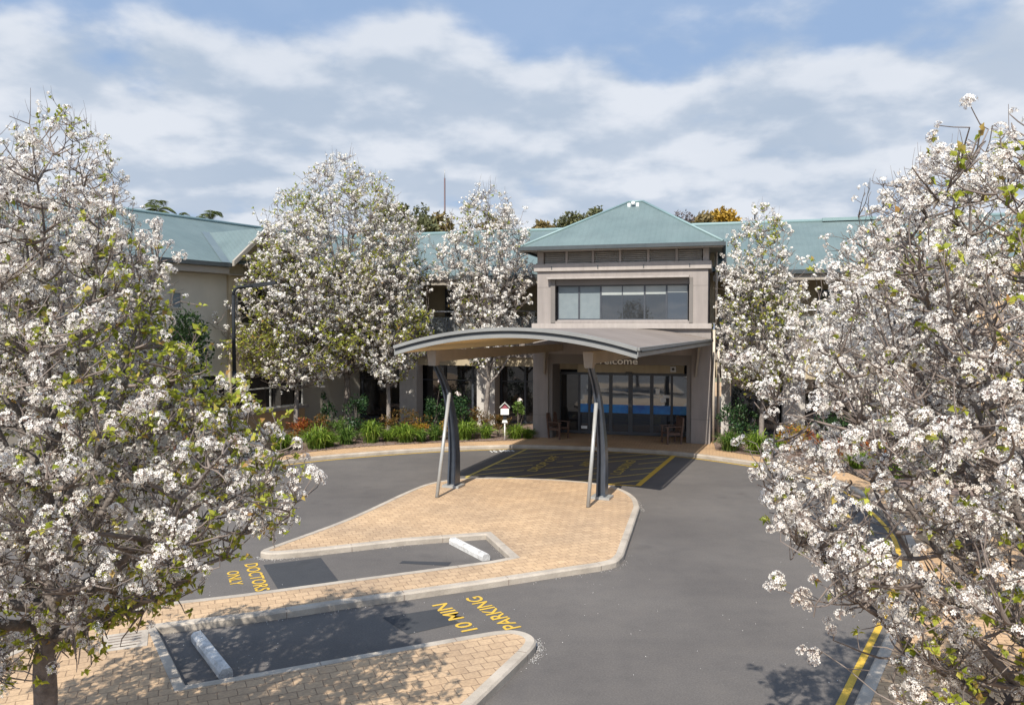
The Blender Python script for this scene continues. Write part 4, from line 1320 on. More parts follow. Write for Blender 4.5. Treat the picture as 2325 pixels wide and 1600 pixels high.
def pear_tree(label, base, H, prof, trunk_r, fork, seed, n1=16, n2=110, n3=700, n4=2400, leaf=.25, lod=0, lean=(0, 0), group=None, shoots=25, cs=1.0, squash=None, leafsize=1.0, bare=0.0, trunk_top=.82, barkm='bark', leafgrad=0.0, avoid=None):
    """flowering pear: prof is [(height fraction, radius)] of the crown; lod 0 near .. 2 far"""
    g_ = np.random.default_rng(seed)
    b = np.array([base[0], base[1], KZ])
    o = thing('flowering_pear_tree', label, 'tree', tuple(b), group)
    zs = np.array([p[0] for p in prof]) * H; rs = np.array([p[1] for p in prof])
    rad = lambda z: np.interp(z, zs, rs)
    z_lo, z_hi = zs[0], zs[-1]
    phase = g_.uniform(0, 6.28, 5)
    def env(z, az):
        k = 1 + .13 * np.sin(3 * az + phase[0] + z * 1.1) + .10 * np.sin(5 * az + phase[1] - z * 2.3) + .06 * np.sin(9 * az + phase[2] + z * 4)
        return rad(z) * k
    ln = np.array([lean[0], lean[1], 0.0])
    ax = lambda z: b[None, :] * np.array([1, 1, 0]) + ln[None, :] * (np.asarray(z)[:, None] / H) + np.array([0, 0, 1.0]) * (np.asarray(z)[:, None] + KZ)
    # trunk and leader
    K0 = 12
    tz = np.linspace(0, H * trunk_top, K0)
    TP = ax(tz) + np.concatenate([np.zeros((1, 3)), g_.normal(size=(K0 - 1, 3)) * np.array([.5, .5, 0]) * trunk_r * .55])
    TR_ = trunk_r * (1 - .92 * (tz / tz[-1]) ** .8)
    TR_[0] *= 1.35
    VV, QQ, off = [], [], 0
    def add(P, Rr, S):
        nonlocal off
        V, q = tube_batch(P, Rr, S)
        VV.append(V); QQ.append(q + off); off += len(V)
    kk = np.linspace(0, 1, 30)
    def resample(P):
        t = np.linspace(0, len(P) - 1, 30)
        return np.stack([np.interp(t, np.arange(len(P)), P[:, i]) for i in range(3)], axis=1)
    add(resample(TP)[None], np.interp(np.linspace(0, 1, 30), np.linspace(0, 1, K0), TR_)[None] * (1 + .05 * np.sin(np.arange(30) * 2.1))[None], 12 if lod == 0 else 8)
    # limbs
    i = np.arange(n1)
    az = i * 2.39996 + g_.uniform(-.35, .35, n1)
    fz = (i + .5) / n1
    z2 = z_lo + (z_hi - z_lo) * (.22 + .74 * fz ** .85)
    r2 = env(z2, az) * g_.uniform(.72, .95, n1)
    z1 = fork + (H * trunk_top * .92 - fork) * (fz ** 1.25) * .72
    z1 = np.minimum(z1, z2 - .25 * (z2 - fork) - .05)
    z1 = np.maximum(z1, fork * .9)
    P0 = np.stack([np.interp(z1, tz, TP[:, c]) for c in range(3)], axis=1)
    hd = np.stack([np.cos(az), np.sin(az), np.zeros(n1)], axis=1)
    P2 = ax(z2) + hd * r2[:, None]
    P1 = P0 + (P2 - P0) * np.array([.62, .62, .30]) + g_.normal(size=(n1, 3)) * .08
    K1 = 14
    L1 = bez(P0, P1, P2, K1) + g_.normal(size=(n1, K1, 3)) * (.02 + .012 * H * .1) * np.linspace(0, 1, K1)[None, :, None]
    rr1 = np.interp(z1, tz, TR_)
    tt = np.linspace(0, 1, K1)
    R1 = (np.minimum(rr1 * .62, trunk_r * .5))[:, None] * (1 - .88 * tt)[None] + .004
    add(L1, R1, 7 if lod == 0 else 5)
    pts = [L1.reshape(-1, 3), TP[TP[:, 2] > fork + KZ + .3]]
    prd = [R1.reshape(-1), TR_[TP[:, 2] > fork + KZ + .3] * .5]
    def sample(n, lo, hi, zpow=1.0):
        zc = np.linspace(z_lo, z_hi, 60); pdf = np.maximum(rad(zc), .05) ** 1.7; pdf /= pdf.sum()
        z = g_.choice(zc, n, p=pdf) + g_.uniform(-.5, .5, n) * (z_hi - z_lo) / 60
        a = g_.uniform(0, 2 * np.pi, n)
        r = env(z, a) * np.sqrt(g_.uniform(lo, hi, n))
        q = ax(z); q[:, 0] += np.cos(a) * r; q[:, 1] += np.sin(a) * r
        if avoid is not None:
            q = q[avoid(q)]
        return q
    def grow(n, lo, hi, K_, S, r_a, r_b, maxlen, lift):
        q = sample(n, lo, hi)
        src = np.concatenate(pts); sr = np.concatenate(prd)
        best = np.empty(len(q), dtype=np.int64)
        for c in range(0, len(q), 400):
            d = q[c:c + 400, None, :] - src[None]
            D = np.linalg.norm(d, axis=2)
            cost = D + np.where(d[:, :, 2] < .25 * D, 1.2 * D, 0)
            best[c:c + 400] = np.argmin(cost, axis=1)
        p0 = src[best]; dv = q - p0; D = np.linalg.norm(dv, axis=1, keepdims=True)
        dv = dv * np.minimum(1, maxlen / np.maximum(D, 1e-6))
        p2 = p0 + dv
        D = np.linalg.norm(dv, axis=1)
        mid = p0 + dv * np.array([.6, .6, .40]) + g_.normal(size=p0.shape) * (.10 * D)[:, None]
        mid[:, 2] -= lift * D
        B_ = bez(p0, mid, p2, K_) + g_.normal(size=(len(q), K_, 3)) * (.022 * D)[:, None, None] * np.linspace(0, 1, K_)[None, :, None]
        ra = np.minimum(sr[best] * .8, r_a)
        Rr = ra[:, None] * (1 - np.linspace(0, 1, K_))[None] + r_b
        add(B_, Rr, S)
        return B_, Rr
    tk = 1.0 if lod == 0 else 1.25 if lod == 1 else 1.5
    B2, R2 = grow(n2, .12, .95, 10, 5 if lod == 0 else 4, trunk_r * .17 + .004, .0045 * tk, 2.6, .05)
    pts.append(B2.reshape(-1, 3)); prd.append(R2.reshape(-1))
    B3, R3 = grow(n3, .04, 1.04, 6, 4 if lod == 0 else 3, .0095 * tk, .0042 * tk, .95 if lod == 0 else 1.3, .04)
    # upright shoots at the top
    if shoots:
        sel = g_.permutation(len(B3))
        tips = B3[:, -1]
        order = np.argsort(-(tips[:, 2] - .8 * np.linalg.norm(tips[:, :2] - ax(tips[:, 2] - KZ)[:, :2], axis=1)) + g_.normal(size=len(tips)) * .6)[:shoots]
        q0 = tips[order]; q2 = q0 + np.stack([g_.normal(size=shoots) * .07, g_.normal(size=shoots) * .07, g_.uniform(.12, .40, shoots) * (1 if lod == 0 else 1.5)], axis=1)
        add(bez(q0, (q0 + q2) / 2 + g_.normal(size=(shoots, 3)) * .03, q2, 5), np.linspace(.0045 * tk, .002 * tk, 5)[None].repeat(shoots, 0), 3)
    # spurs: short side twigs that carry the clusters
    a3 = B3[:, 1:].reshape(-1, 3); a2 = B2[:, 3:].reshape(-1, 3)
    cand = np.concatenate([a3, B3[:, -1], a2])
    if bare:
        keep = g_.uniform(size=len(cand)) > bare * np.clip((1.2 - cand[:, 2]) / 1.2, 0, 1)
        cand = cand[keep]
    s0 = cand[g_.integers(0, len(cand), n4)]
    outv = s0 - ax(s0[:, 2] - KZ); outv[:, 2] = 0
    dv = unit(rand_dirs(n4, g_, .7) + unit(outv) * .45)
    sl = g_.uniform(.05, .22, n4) * (1 if lod == 0 else 1.2)
    s2 = s0 + dv * sl[:, None]
    add(bez(s0, (s0 + s2) / 2 + rand_dirs(n4, g_) * (sl * .15)[:, None], s2, 3), np.stack([np.full(n4, .0048), np.full(n4, .0042), np.full(n4, .0036)], axis=1) * tk, 3)
    V = np.concatenate(VV); Q = np.concatenate(QQ)
    nb = len(resample(TP)) * (12 if lod == 0 else 8)
    trunk_q = QQ[0]; limb_q = QQ[1]
    ntr = len(VV[0]) + len(VV[1])
    np_object('trunk', V[:ntr], np.concatenate([trunk_q, limb_q]), np.zeros((0, 3), int), M[barkm], o, True)
    np_object('branches', V[ntr:], np.concatenate(QQ[2:]) - ntr, np.zeros((0, 3), int), M['twig'], o, True)
    # which spurs flower and which carry leaves: drifts through the crown
    nz = np.sin(s2[:, 0] * 1.9 + phase[3]) + np.sin(s2[:, 1] * 2.3 + phase[4]) + np.sin(s2[:, 2] * 2.1 + phase[0]) + g_.normal(size=n4) * 1.5
    if leafgrad:
        nz = nz - leafgrad * (s2[:, 2] - (z_lo + z_hi) / 2) / (z_hi - z_lo) * 2
    cut = np.quantile(nz, 1 - leaf)
    isl = nz > cut
    fl = ~isl
    # flowers sit in bunches: more than half of the clusters crowd against another one
    ii = np.nonzero(fl)[0]
    mv = ii[g_.uniform(size=len(ii)) < .52]; st = np.setdiff1d(ii, mv)
    host = st[(g_.integers(0, len(st), len(mv)) * g_.uniform(.0, 1, len(mv)) ** .35).astype(int)]
    s2[mv] = s2[host] + rand_dirs(len(mv), g_, .1) * (g_.uniform(.05, .10, len(mv)) * (1 if lod == 0 else 1.2))[:, None]
    dv[mv] = unit(dv[host] + rand_dirs(len(mv), g_) * .6)
    # flowers
    up = unit(dv[fl] * .8 + np.array([0, 0, .55]) + g_.normal(size=(fl.sum(), 3)) * .25)
    sc = g_.uniform(.7, 1.25, fl.sum()) * cs
    pr = (PROTO_NEAR, PROTO_MID, PROTO_FAR)[lod]
    V, Q, Tt = place_protos(pr, s2[fl], up, sc, g_)
    np_object('blossom', V, Q, Tt, None, o, False, [M['petal'] if lod == 0 else M['petal_far'], M['anther']], np.concatenate([np.zeros(len(Q)), np.ones(len(Tt))]))
    # leaves: whole sprays where the drift is leafy, a pair or two under many clusters
    ls = s2[isl]; ld = dv[isl]
    m = 6 if lod < 2 else 4
    pos = np.repeat(ls, m, axis=0) - np.repeat(ld, m, axis=0) * g_.uniform(0, .06, (len(ls) * m, 1))
    dr = unit(np.repeat(ld, m, axis=0) * .35 + rand_dirs(len(pos), g_, -.1))
    xs = s2[fl]; few = g_.uniform(size=len(xs)) < (.30 if lod < 2 else .15) * min(1, .25 + leaf * 3)
    pos2 = np.repeat(xs[few], 2, axis=0); dr2 = rand_dirs(len(pos2), g_, -.25)
    pos = np.concatenate([pos, pos2]); dr = np.concatenate([dr, dr2])
    sz = g_.uniform(.045, .078, len(pos)) * leafsize * (1, 1.35, 1.5)[lod]
    V, q = leaf_batch(pos, dr, rand_dirs(len(pos), g_, .9), sz, sz * g_.uniform(.6, .8, len(pos)))
    np_object('leaves', V, q, np.zeros((0, 3), int), M['leaf'], o)
    return o

def leafy(name, label, cat, base, pts_fn, n, size, mat, seed, stems=6, stem_r=.008, group=None, wr=.55, up=.3, extra=None, zb=KZ):
    """shrub: leaves scattered through a volume, on stems"""
    g_ = np.random.default_rng(seed)
    b = np.array([base[0], base[1], zb])
    o = thing(name, label, cat, tuple(b), group)
    p = pts_fn(g_, n)
    pos = b + p
    dr = unit(rand_dirs(n, g_, up) + unit(p * np.array([1, 1, .2])) * .5)
    sz = g_.uniform(.7, 1.3, n) * size * 1.15
    V, q = leaf_batch(pos, dr, rand_dirs(n, g_, .8), sz, sz * wr)
    np_object('foliage', V, q, np.zeros((0, 3), int), mat, o)
    k = g_.integers(0, n, stems)
    p2 = pos[k]; p0 = np.repeat(b[None], stems, 0) + g_.normal(size=(stems, 3)) * np.array([.04, .04, 0])
    mid = p0 + (p2 - p0) * np.array([.3, .3, .6])
    V, q = tube_batch(bez(p0, mid, p2, 5), np.linspace(stem_r, stem_r * .4, 5)[None].repeat(stems, 0), 4)
    np_object('stems', V, q, np.zeros((0, 3), int), M['twig'], o)
    if extra:
        extra(o, g_, pos)
    return o

def ellip(rx, rz, zc, hollow=.25, lumps=7, s0=.35, s1=.75, lump=.48):
    def fn(g_, n):
        c = rand_dirs(lumps, g_, .2) * np.array([rx, rx, rz]) * g_.uniform(s0, s1, (lumps, 1))
        k = g_.integers(0, lumps, n)
        p = c[k] + rand_dirs(n, g_) * (g_.uniform(hollow, 1, n) ** .5)[:, None] * np.array([rx, rx, rz]) * lump
        p[:, 2] += zc
        p[:, 2] = np.maximum(p[:, 2], .03)
        return p
    return fn

def strap_clump(label, x, y, h, r, seed, n=150, mat='blade'):
    h, r, n = h * (1.35 + .12 * (seed % 4)), r * (1.2 + .1 * (seed % 3)), int(n * (1.2 + .2 * (seed % 3)))
    """arching strap leaves from one crown"""
    g_ = np.random.default_rng(seed)
    o = thing('strappy_plant', label, 'plant', (x, y, KZ), 'strap leaved plants edging the garden beds')
    a = g_.uniform(0, 6.283, n); reach = r * np.sqrt(g_.uniform(.05, 1, n)); hh = h * g_.uniform(.65, 1.1, n) * (1 - .35 * (reach / r) ** 2)
    p0 = np.stack([x + g_.normal(size=n) * r * .16, y + g_.normal(size=n) * r * .16, np.full(n, KZ)], axis=1)
    out = np.stack([np.cos(a), np.sin(a), np.zeros(n)], axis=1)
    p1 = p0 + out * (reach * .35)[:, None]; p1[:, 2] += hh * 1.15
    p2 = p0 + out * reach[:, None]; p2[:, 2] = KZ + hh * g_.uniform(.35, .9, n)
    K_ = 5
    B_ = bez(p0, p1, p2, K_)
    sd = unit(np.cross(out, np.array([0, 0, 1.0])) + g_.normal(size=(n, 3)) * .3)
    w = np.array([.5, .9, 1, .75, .08]) * .014
    V = np.stack([B_ - sd[:, None] * w[None, :, None], B_ + sd[:, None] * w[None, :, None]], axis=2).reshape(-1, 3)
    idx = np.arange(n * K_ * 2).reshape(n, K_, 2)
    q = np.stack([idx[:, :-1, 0], idx[:, :-1, 1], idx[:, 1:, 1], idx[:, 1:, 0]], axis=-1).reshape(-1, 4)
    np_object('strap_leaves', V, q, np.zeros((0, 3), int), M[mat], o)
    g = MB(); g.ball((x, y, KZ + .02), r * .18, 5, .6); g.build('root_crown', M['leaf_dark'], o)
    return o

# ---- the blossom trees
NEAR_G = 'white flowering pear trees round the forecourt'
QUICK = False
pear_tree('large near flowering pear with thick grey trunk on the paved island', (-4.36, 7.05), 6.25, [(.20, .35), (.24, .9), (.30, 1.1), (.36, 1.35), (.405, 2.1), (.45, 2.3), (.52, 2.2), (.58, 1.95), (.66, 1.45), (.72, 1.2), (.80, 1.02), (.90, .85), (.96, .65), (1.0, .25)], .135, 1.55, 21,
          n1=24, n2=210, n3=2000, n4=6200, leaf=.24, lod=0, group=NEAR_G, shoots=8, leafgrad=.9, lean=(.05, .1), leafsize=1.0)
pear_tree('near flowering pear reaching in from the right edge over the yellow line', (3.9, 5.2), 5.92, [(.29, .8), (.335, 1.3), (.40, 1.6), (.46, 1.8), (.54, 1.92), (.64, 1.82), (.74, 1.62), (.84, 1.4), (.92, 1.15), (1.0, .6)], .11, 1.45, 33,
          n1=24, n2=200, n3=1900, n4=5000, leaf=.09, lod=0, group=NEAR_G, shoots=14, cs=.92, lean=(-.12, .1), bare=.35, leafsize=.9)
pear_tree('flowering pear behind the near right tree, at the bend of the kerb', (8.6, 14.3), 7.55, [(.2, .7), (.3, 1.9), (.45, 2.65), (.6, 2.65), (.75, 2.4), (.87, 1.95), (.95, 1.2), (1, .5)], .12, 1.4, 35,
          n1=22, n2=170, n3=1400, n4=4300, leaf=.06, lod=1, group=NEAR_G, shoots=34, lean=(-.6, 0))
pear_tree('tall flowering pear behind the near left tree, topped by bare shoots', (-12.4, 21.2), 10.5, [(.2, 1.0), (.32, 2.3), (.5, 2.7), (.68, 2.3), (.85, 1.7), (.95, 1.1), (1, .4)], .14, 1.8, 41,
          n1=20, n2=150, n3=1200, n4=3600, leaf=.12, lod=1, group=NEAR_G, shoots=30)
pear_tree('flowering pear at the far left edge beside the side wing', (-16.0, 23.2), 10.2, [(.2, 1.0), (.35, 2.4), (.55, 2.6), (.75, 2.0), (.9, 1.2), (1, .3)], .14, 1.8, 43,
          n1=18, n2=90, n3=500, n4=2400, leaf=.12, lod=2, group=NEAR_G, shoots=20)
FAR = dict(lod=2, barkm='bark_far')
pear_tree('leafy flowering pear with slim trunk in front of the side wing windows', (-8.45, 30.2), 9.0, [(.22, .9), (.3, 2.1), (.42, 2.75), (.58, 2.6), (.75, 2.1), (.9, 1.3), (1, .3)], .12, 1.9, 51,
          n1=20, n2=140, n3=1200, n4=6200, leaf=.38, cs=1.2, group=NEAR_G, shoots=14, leafgrad=1.3, **FAR)
pear_tree('tallest flowering pear, thinly flowered in the middle, left of the canopy', (-7.0, 32.4), 11.45, [(.24, 1.0), (.34, 2.3), (.45, 3.0), (.60, 3.25), (.74, 3.1), (.85, 2.6), (.92, 1.9), (.97, 1.2), (1, .5)], .17, 2.2, 53,
          n1=34, n2=240, n3=2300, n4=7600, leaf=.20, cs=1.12, group=NEAR_G, shoots=34, **FAR)
pear_tree('narrow flowering pear standing directly left of the canopy corner', (-5.05, 31.4), 9.5, [(.22, .6), (.3, 1.3), (.45, 1.75), (.62, 1.7), (.8, 1.3), (.92, .8), (1, .2)], .11, 1.9, 57,
          n1=16, n2=120, n3=900, n4=5000, leaf=.26, cs=1.15, group=NEAR_G, shoots=10, leafgrad=1.2, **FAR)
pear_tree('open flowering pear with visible stems between canopy and pavilion', (-1.05, 31.85), 10.2, [(.26, .5), (.36, 1.15), (.5, 1.6), (.62, 1.9), (.76, 2.0), (.88, 1.5), (.95, 1.0), (1, .4)], .13, 2.0, 61,
          n1=24, n2=140, n3=1000, n4=3300, leaf=.10, cs=1.3, group=NEAR_G, shoots=22, **FAR)
pear_tree('slim flowering pear in the bed right of the entrance pavilion', (9.15, 28.2), 8.9, [(.2, .6), (.3, 1.3), (.45, 1.65), (.62, 1.55), (.78, 1.2), (.9, .8), (1, .25)], .11, 1.7, 63,
          n1=16, n2=120, n3=800, n4=4600, leaf=.18, cs=1.2, group=NEAR_G, shoots=10, leafgrad=.8, **FAR)
pear_tree('broad flowering pear beyond the road bend on the right', (13.1, 26.4), 7.7, [(.2, 1.0), (.32, 2.2), (.5, 2.7), (.7, 2.2), (.88, 1.3), (1, .4)], .13, 1.6, 67,
          n1=18, n2=120, n3=900, n4=4600, leaf=.10, cs=1.2, group=NEAR_G, shoots=24, **FAR)

# ---- small dark evergreen behind the near left tree
def dark_tree(label, base, zc, rx, rz, seed, n, size, mat):
    o = leafy('evergreen_tree', label, 'tree', base, ellip(rx, rz, zc, .2, 12), n, size, M[mat], seed, 10, .05)
    return o
dark_tree('small dark green evergreen tree beside the side wing wall', (-11.3, 26.4), 3.4, 1.25, 1.7, 71, 2600, .12, 'leaf_dark')

# ---- garden plants along the far path
CL = [(-8.2, 27.35, .62, .55, 'strap leaved clump at the left end of the bed, below the red shrub'),
      (-7.1, 27.8, .68, .60, 'bright strap leaved clump just right of the leafy tree trunk'),
      (-6.2, 28.75, .50, .50, 'dark strap leaved clump under the tall rose bush left of the canopy'),
      (-5.35, 29.15, .60, .48, 'strap leaved clump left of the narrow tree trunk'),
      (-4.1, 29.35, .66, .62, 'wide strap leaved clump right of the narrow tree trunk'),
      (-2.98, 29.7, .55, .46, 'strap leaved clump seen left of the canopy post'),
      (-1.85, 29.95, .58, .55, 'strap leaved clump right of the canopy post'),
      (-1.05, 30.25, .42, .38, 'low strap leaved clump at the foot of the open pear tree'),
      (.12, 30.2, .55, .52, 'strap leaved clump beside the white house shaped box'),
      (7.75, 27.3, .60, .55, 'dark strap leaved clump beside the downpipe right of the pavilion'),
      (8.5, 26.75, .58, .52, 'strap leaved clump in front of the slim right pear trunk'),
      (9.05, 26.3, .46, .40, 'small strap leaved clump beside the golden shrub')]
CL += [(-9.15, 26.15, .5, .42, 'strap leaved clump at the foot of the street lamp'),
       (-4.72, 29.55, .38, .36, 'small strap leaved clump directly behind the narrow tree trunk'),
       (-3.5, 29.35, .40, .36, 'small strap leaved clump in front of the yellow shrub'),
       (-6.72, 28.15, .36, .34, 'low strap leaved clump between the two leafy tree clumps and the rose bush'),
       (.62, 30.35, .36, .32, 'low strap leaved clump against the left pavilion pillar'),
       (10.15, 25.1, .5, .46, 'strap leaved clump in front of the broad right pear tree'),
       (10.75, 23.9, .46, .42, 'strap leaved clump at the bend of the right garden bed'),
       (11.2, 22.4, .5, .45, 'strap leaved clump near the kerb behind the near right tree')]
for k, (x, y, h, r, lab) in enumerate(CL):
    strap_clump(lab, x, y, h, r, 100 + k, 190 if k != 7 else 120, 'blade_dark' if k in (2, 5, 9, 14, 17) else 'blade')
GRP = 'rose bushes in the garden beds'
def bloom(o, g_, pos):
    top = pos[np.argsort(-pos[:, 2])[:6]]
    V, Q, Tt = place_protos(PROTO_MID, top[[0, 2, 4]], np.tile([0, 0, 1.0], (3, 1)), np.full(3, 1.5), g_)
    np_object('bloom', V, Q, Tt, M['rose'], o)
for k, (x, y, zc, rx, rz, n, mat, lab) in enumerate([
        (-6.05, 29.9, .95, .62, .85, 950, 'leaf_rose', 'tall dark green rose bush in front of the shaded windows left of the canopy'),
        (-3.1, 30.5, 1.05, .55, .95, 900, 'leaf_rose', 'tall leafy rose bush directly behind the left canopy post'),
        (-2.05, 30.6, .85, .55, .75, 800, 'leaf_rose', 'rose bush with a pale pink bloom right of the left canopy post'),
        (-7.3, 30.2, .9, .35, .7, 420, 'leaf_rose', 'narrow rose bush beside the white column'),
        (.28, 30.7, 1.15, .24, .35, 260, 'leaf_young', 'young pale green rose standing by the pavilion pillar'),
        (8.15, 28.1, 1.0, .48, .8, 620, 'leaf_rose', 'dark rose bush in front of the pale blind right of the pavilion'),
        (8.9, 28.6, .6, .4, .5, 420, 'leaf_rose', 'low dark rose bush behind the slim right pear trunk'),
        (11.2, 26.6, .8, .6, .7, 520, 'leaf_rose', 'dark rose bush half hidden by the near right tree')]):
    leafy('rose_bush', lab, 'shrub', (x, y), ellip(rx * 1.15, rz * 1.15, zc, .1, 17, .25, 1.05, .27), int(n * 1.25), .085, M[mat], 200 + k, 16, .012, GRP, .62, .2, bloom if k in (1, 2, 4) else None)
G2 = 'red and gold foliage shrubs in the garden beds'
for k, (x, y, zc, r, n, mat, lab) in enumerate([
        (-8.05, 29.1, .6, .55, 620, 'leaf_red', 'red tipped shrub behind the strap leaves under the leafy tree'),
        (-7.2, 29.0, .55, .6, 560, 'leaf_rust', 'rusty green shrub right of the leafy tree trunk'),
        (-4.15, 30.4, .6, .7, 620, 'leaf_rust', 'rust coloured shrub behind the wide strap leaved clump'),
        (-3.55, 29.75, .5, .36, 360, 'leaf_gold', 'yellow shrub left of the canopy post'),
        (-1.35, 30.9, .6, .55, 520, 'leaf_rust', 'orange brown shrub left of the open pear trunk'),
        (-.55, 30.75, .55, .4, 380, 'leaf_rust', 'low brownish shrub behind the white house shaped box'),
        (9.75, 26.5, .5, .6, 700, 'leaf_gold', 'golden orange shrub right of the slim right pear trunk'),
        (11.9, 25.1, .42, .65, 560, 'leaf_red', 'deep red shrub seen through the near right tree'),
        (-9.6, 26.9, .5, .7, 600, 'leaf_dark', 'dark green shrub at the left end of the bed by the street lamp'),
        (-10.9, 25.2, .4, .6, 420, 'leaf_red', 'dull red shrub low behind the near left tree'),
        (-6.6, 29.5, .45, .5, 420, 'leaf_young', 'pale green shrub left of the tall dark rose bush'),
        (-5.55, 30.1, .4, .5, 420, 'leaf_dark', 'dark low shrub behind the narrow tree trunk'),
        (-4.75, 30.2, .55, .42, 380, 'leaf_rust', 'bronze shrub right behind the narrow tree trunk'),
        (-2.55, 30.15, .42, .42, 360, 'leaf_gold', 'gold tipped shrub between the two rose bushes'),
        (-1.7, 30.5, .36, .36, 300, 'leaf_young', 'pale green shrub at the foot of the flowering rose bush'),
        (10.6, 25.9, .5, .5, 480, 'leaf_red', 'red shrub between the golden shrub and the cream post'),
        (12.4, 24.0, .5, .7, 560, 'leaf_rose', 'dark green shrub right of the cream post'),
        (11.6, 23.7, .35, .5, 420, 'leaf_rust', 'bronze shrub near the bend of the right garden bed'),
        (12.3, 22.0, .4, .6, 460, 'leaf_dark', 'dark green shrub at the end of the right garden bed')]):
    leafy('foliage_shrub', lab, 'shrub', (x, y), ellip(r * 1.2, r * .9, zc, .15, 15, .2, 1.0, .33), int(n * 1.7), .07, M[mat], 300 + k, 8, .01, G2, .5, .4)

# ---- trees far behind the roofs
def far_tree(label, x, y, top, rx, rz, mat, seed, n=900, size=.42, lumps=14, name='background_tree', group=None):
    g_ = np.random.default_rng(seed)
    o = thing(name, label, 'tree', (x, y, 0), group or 'trees far behind the roofs')
    zc = top - rz
    c = rand_dirs(lumps, g_, .15) * np.array([rx, rx, rz]) * g_.uniform(.3, .78, (lumps, 1))
    k = g_.integers(0, lumps, n)
    p = np.array([x, y, zc]) + c[k] + rand_dirs(n, g_) * (g_.uniform(.2, 1, n) ** .5)[:, None] * np.array([rx, rx, rz]) * .42
    sz = g_.uniform(.6, 1.3, n) * size
    V, q = leaf_batch(p, rand_dirs(n, g_, .3), rand_dirs(n, g_, .6), sz, sz * .6)
    np_object('crown', V, q, np.zeros((0, 3), int), M[mat], o)
    tips = np.array([x, y, zc]) + c
    p0 = np.tile([x, y, max(zc - rz * 1.3, .5)], (lumps, 1))
    V1, q1 = tube_batch(bez(p0, p0 + (tips - p0) * np.array([.3, .3, .6]), tips, 6), np.linspace(.14, .03, 6)[None].repeat(lumps, 0), 5)
    tr = np.array([[[x, y, 0], [x + .1, y, zc * .5], [x, y, zc]]])
    V2, q2 = tube_batch(tr, np.array([[.35, .28, .2]]), 8)
    np_object('trunk', np.concatenate([V1, V2]), np.concatenate([q1, q2 + len(V1)]), np.zeros((0, 3), int), M['bark'], o, True)
    return o
def fx(px, D):
    return (px - 1162.5) / 1750 * D
def fz(py, D):
    return 4.6 + (737 - py) / 1750 * D
for k, (px, py, w, h, D, mat, n, size, lab) in enumerate([
        (903, 466, 55, 60, 78, 'olive', 900, .40, 'dark olive tree just right of the tallest pear crown'),
        (958, 468, 34, 70, 82, 'olive', 420, .34, 'narrow dark tree with a ragged top left of the mast'),
        (965, 500, 70, 60, 74, 'olive', 1200, .42, 'wide olive green tree low behind the roof left of the mast'),
        (1003, 480, 34, 50, 76, 'olive_br', 600, .36, 'small yellowish tree at the foot of the mast'),
        (1110, 492, 70, 50, 80, 'olive_br', 700, .4, 'brownish tree behind the open pear tree'),
        (1232, 502, 44, 40, 78, 'olive_br', 700, .36, 'low rounded brown tree left of the pyramid roof'),
        (1305, 474, 62, 70, 80, 'olive', 700, .34, 'thin grey green tree beside the slope of the pyramid roof'),
        (1350, 468, 40, 60, 82, 'olive', 500, .34, 'upper grey green tree touching the pyramid roof'),
        (1552, 478, 50, 60, 85, 'greytwig', 420, .30, 'bare greyish tree right of the pyramid roof'),
        (1588, 487, 56, 50, 80, 'olive_br', 900, .38, 'rounded olive brown tree right of the pyramid roof'),
        (1641, 471, 66, 66, 82, 'autumn', 1300, .38, 'golden yellow autumn tree right of the pyramid roof')]):
    s = D / 1750
    far_tree(lab, fx(px, D), D, fz(py, D), w * s * .72, h * s * .65, mat, 400 + k, int(n * 2.2), size * 1.15)

def palm(label, x, y, top, seed, n=11):
    g_ = np.random.default_rng(seed)
    o = thing('palm_tree', label, 'palm', (x, y, 0), 'palm tops behind the side wing roof')
    V2, q2 = tube_batch(np.array([[[x, y, 0], [x + .1, y, top * .5], [x, y, top - 1.0]]]), np.array([[.24, .18, .16]]), 8)
    np_object('trunk', V2, q2, np.zeros((0, 3), int), M['bark'], o, True)
    for k in range(n):
        a = 2 * math.pi * k / n + g_.uniform(-.25, .25)
        L_ = g_.uniform(1.0, 1.5)
        rise = g_.uniform(.2, 1.7)
        p0 = np.array([x, y, top - 1.0]); d = np.array([math.cos(a), math.sin(a), 0])
        B_ = bez(p0[None], (p0 + d * L_ * .4 + np.array([0, 0, rise]))[None], (p0 + d * L_ + np.array([0, 0, rise * .8 - .6]))[None], 26)[0]
        tn = unit(np.gradient(B_, axis=0)); sd = unit(np.cross(tn, [0, 0, 1.0]))
        pos = np.concatenate([B_[2:], B_[2:]]); dr = np.concatenate([unit(sd[2:] + tn[2:] * .7 - np.array([0, 0, .35])), unit(-sd[2:] + tn[2:] * .7 - np.array([0, 0, .35]))])
        sz = np.tile(.55 * np.sin(np.linspace(.5, 2.9, 24)) + .1, 2)
        V, q = leaf_batch(pos, dr, np.tile([0, 0, 1.0], (len(pos), 1)) + g_.normal(size=pos.shape) * .2, sz, np.full(len(pos), .07))
        V3, q3 = tube_batch(B_[None], np.full((1, 26), .018), 3)
        np_object('frond', np.concatenate([V, V3]), np.concatenate([q, q3 + len(V)]), np.zeros((0, 3), int), M['palm'], o)
palm('palm top with a curved frond above the side wing ridge', fx(362, 62), 62, fz(462, 62) + .25, 501)
palm('palm top with spiky fronds low over the side wing ridge', fx(478, 66), 66, fz(489, 66) + .3, 502)
palm('smaller dark palm top on the side wing ridge', fx(442, 70), 70, fz(492, 70) + .25, 503, 8)

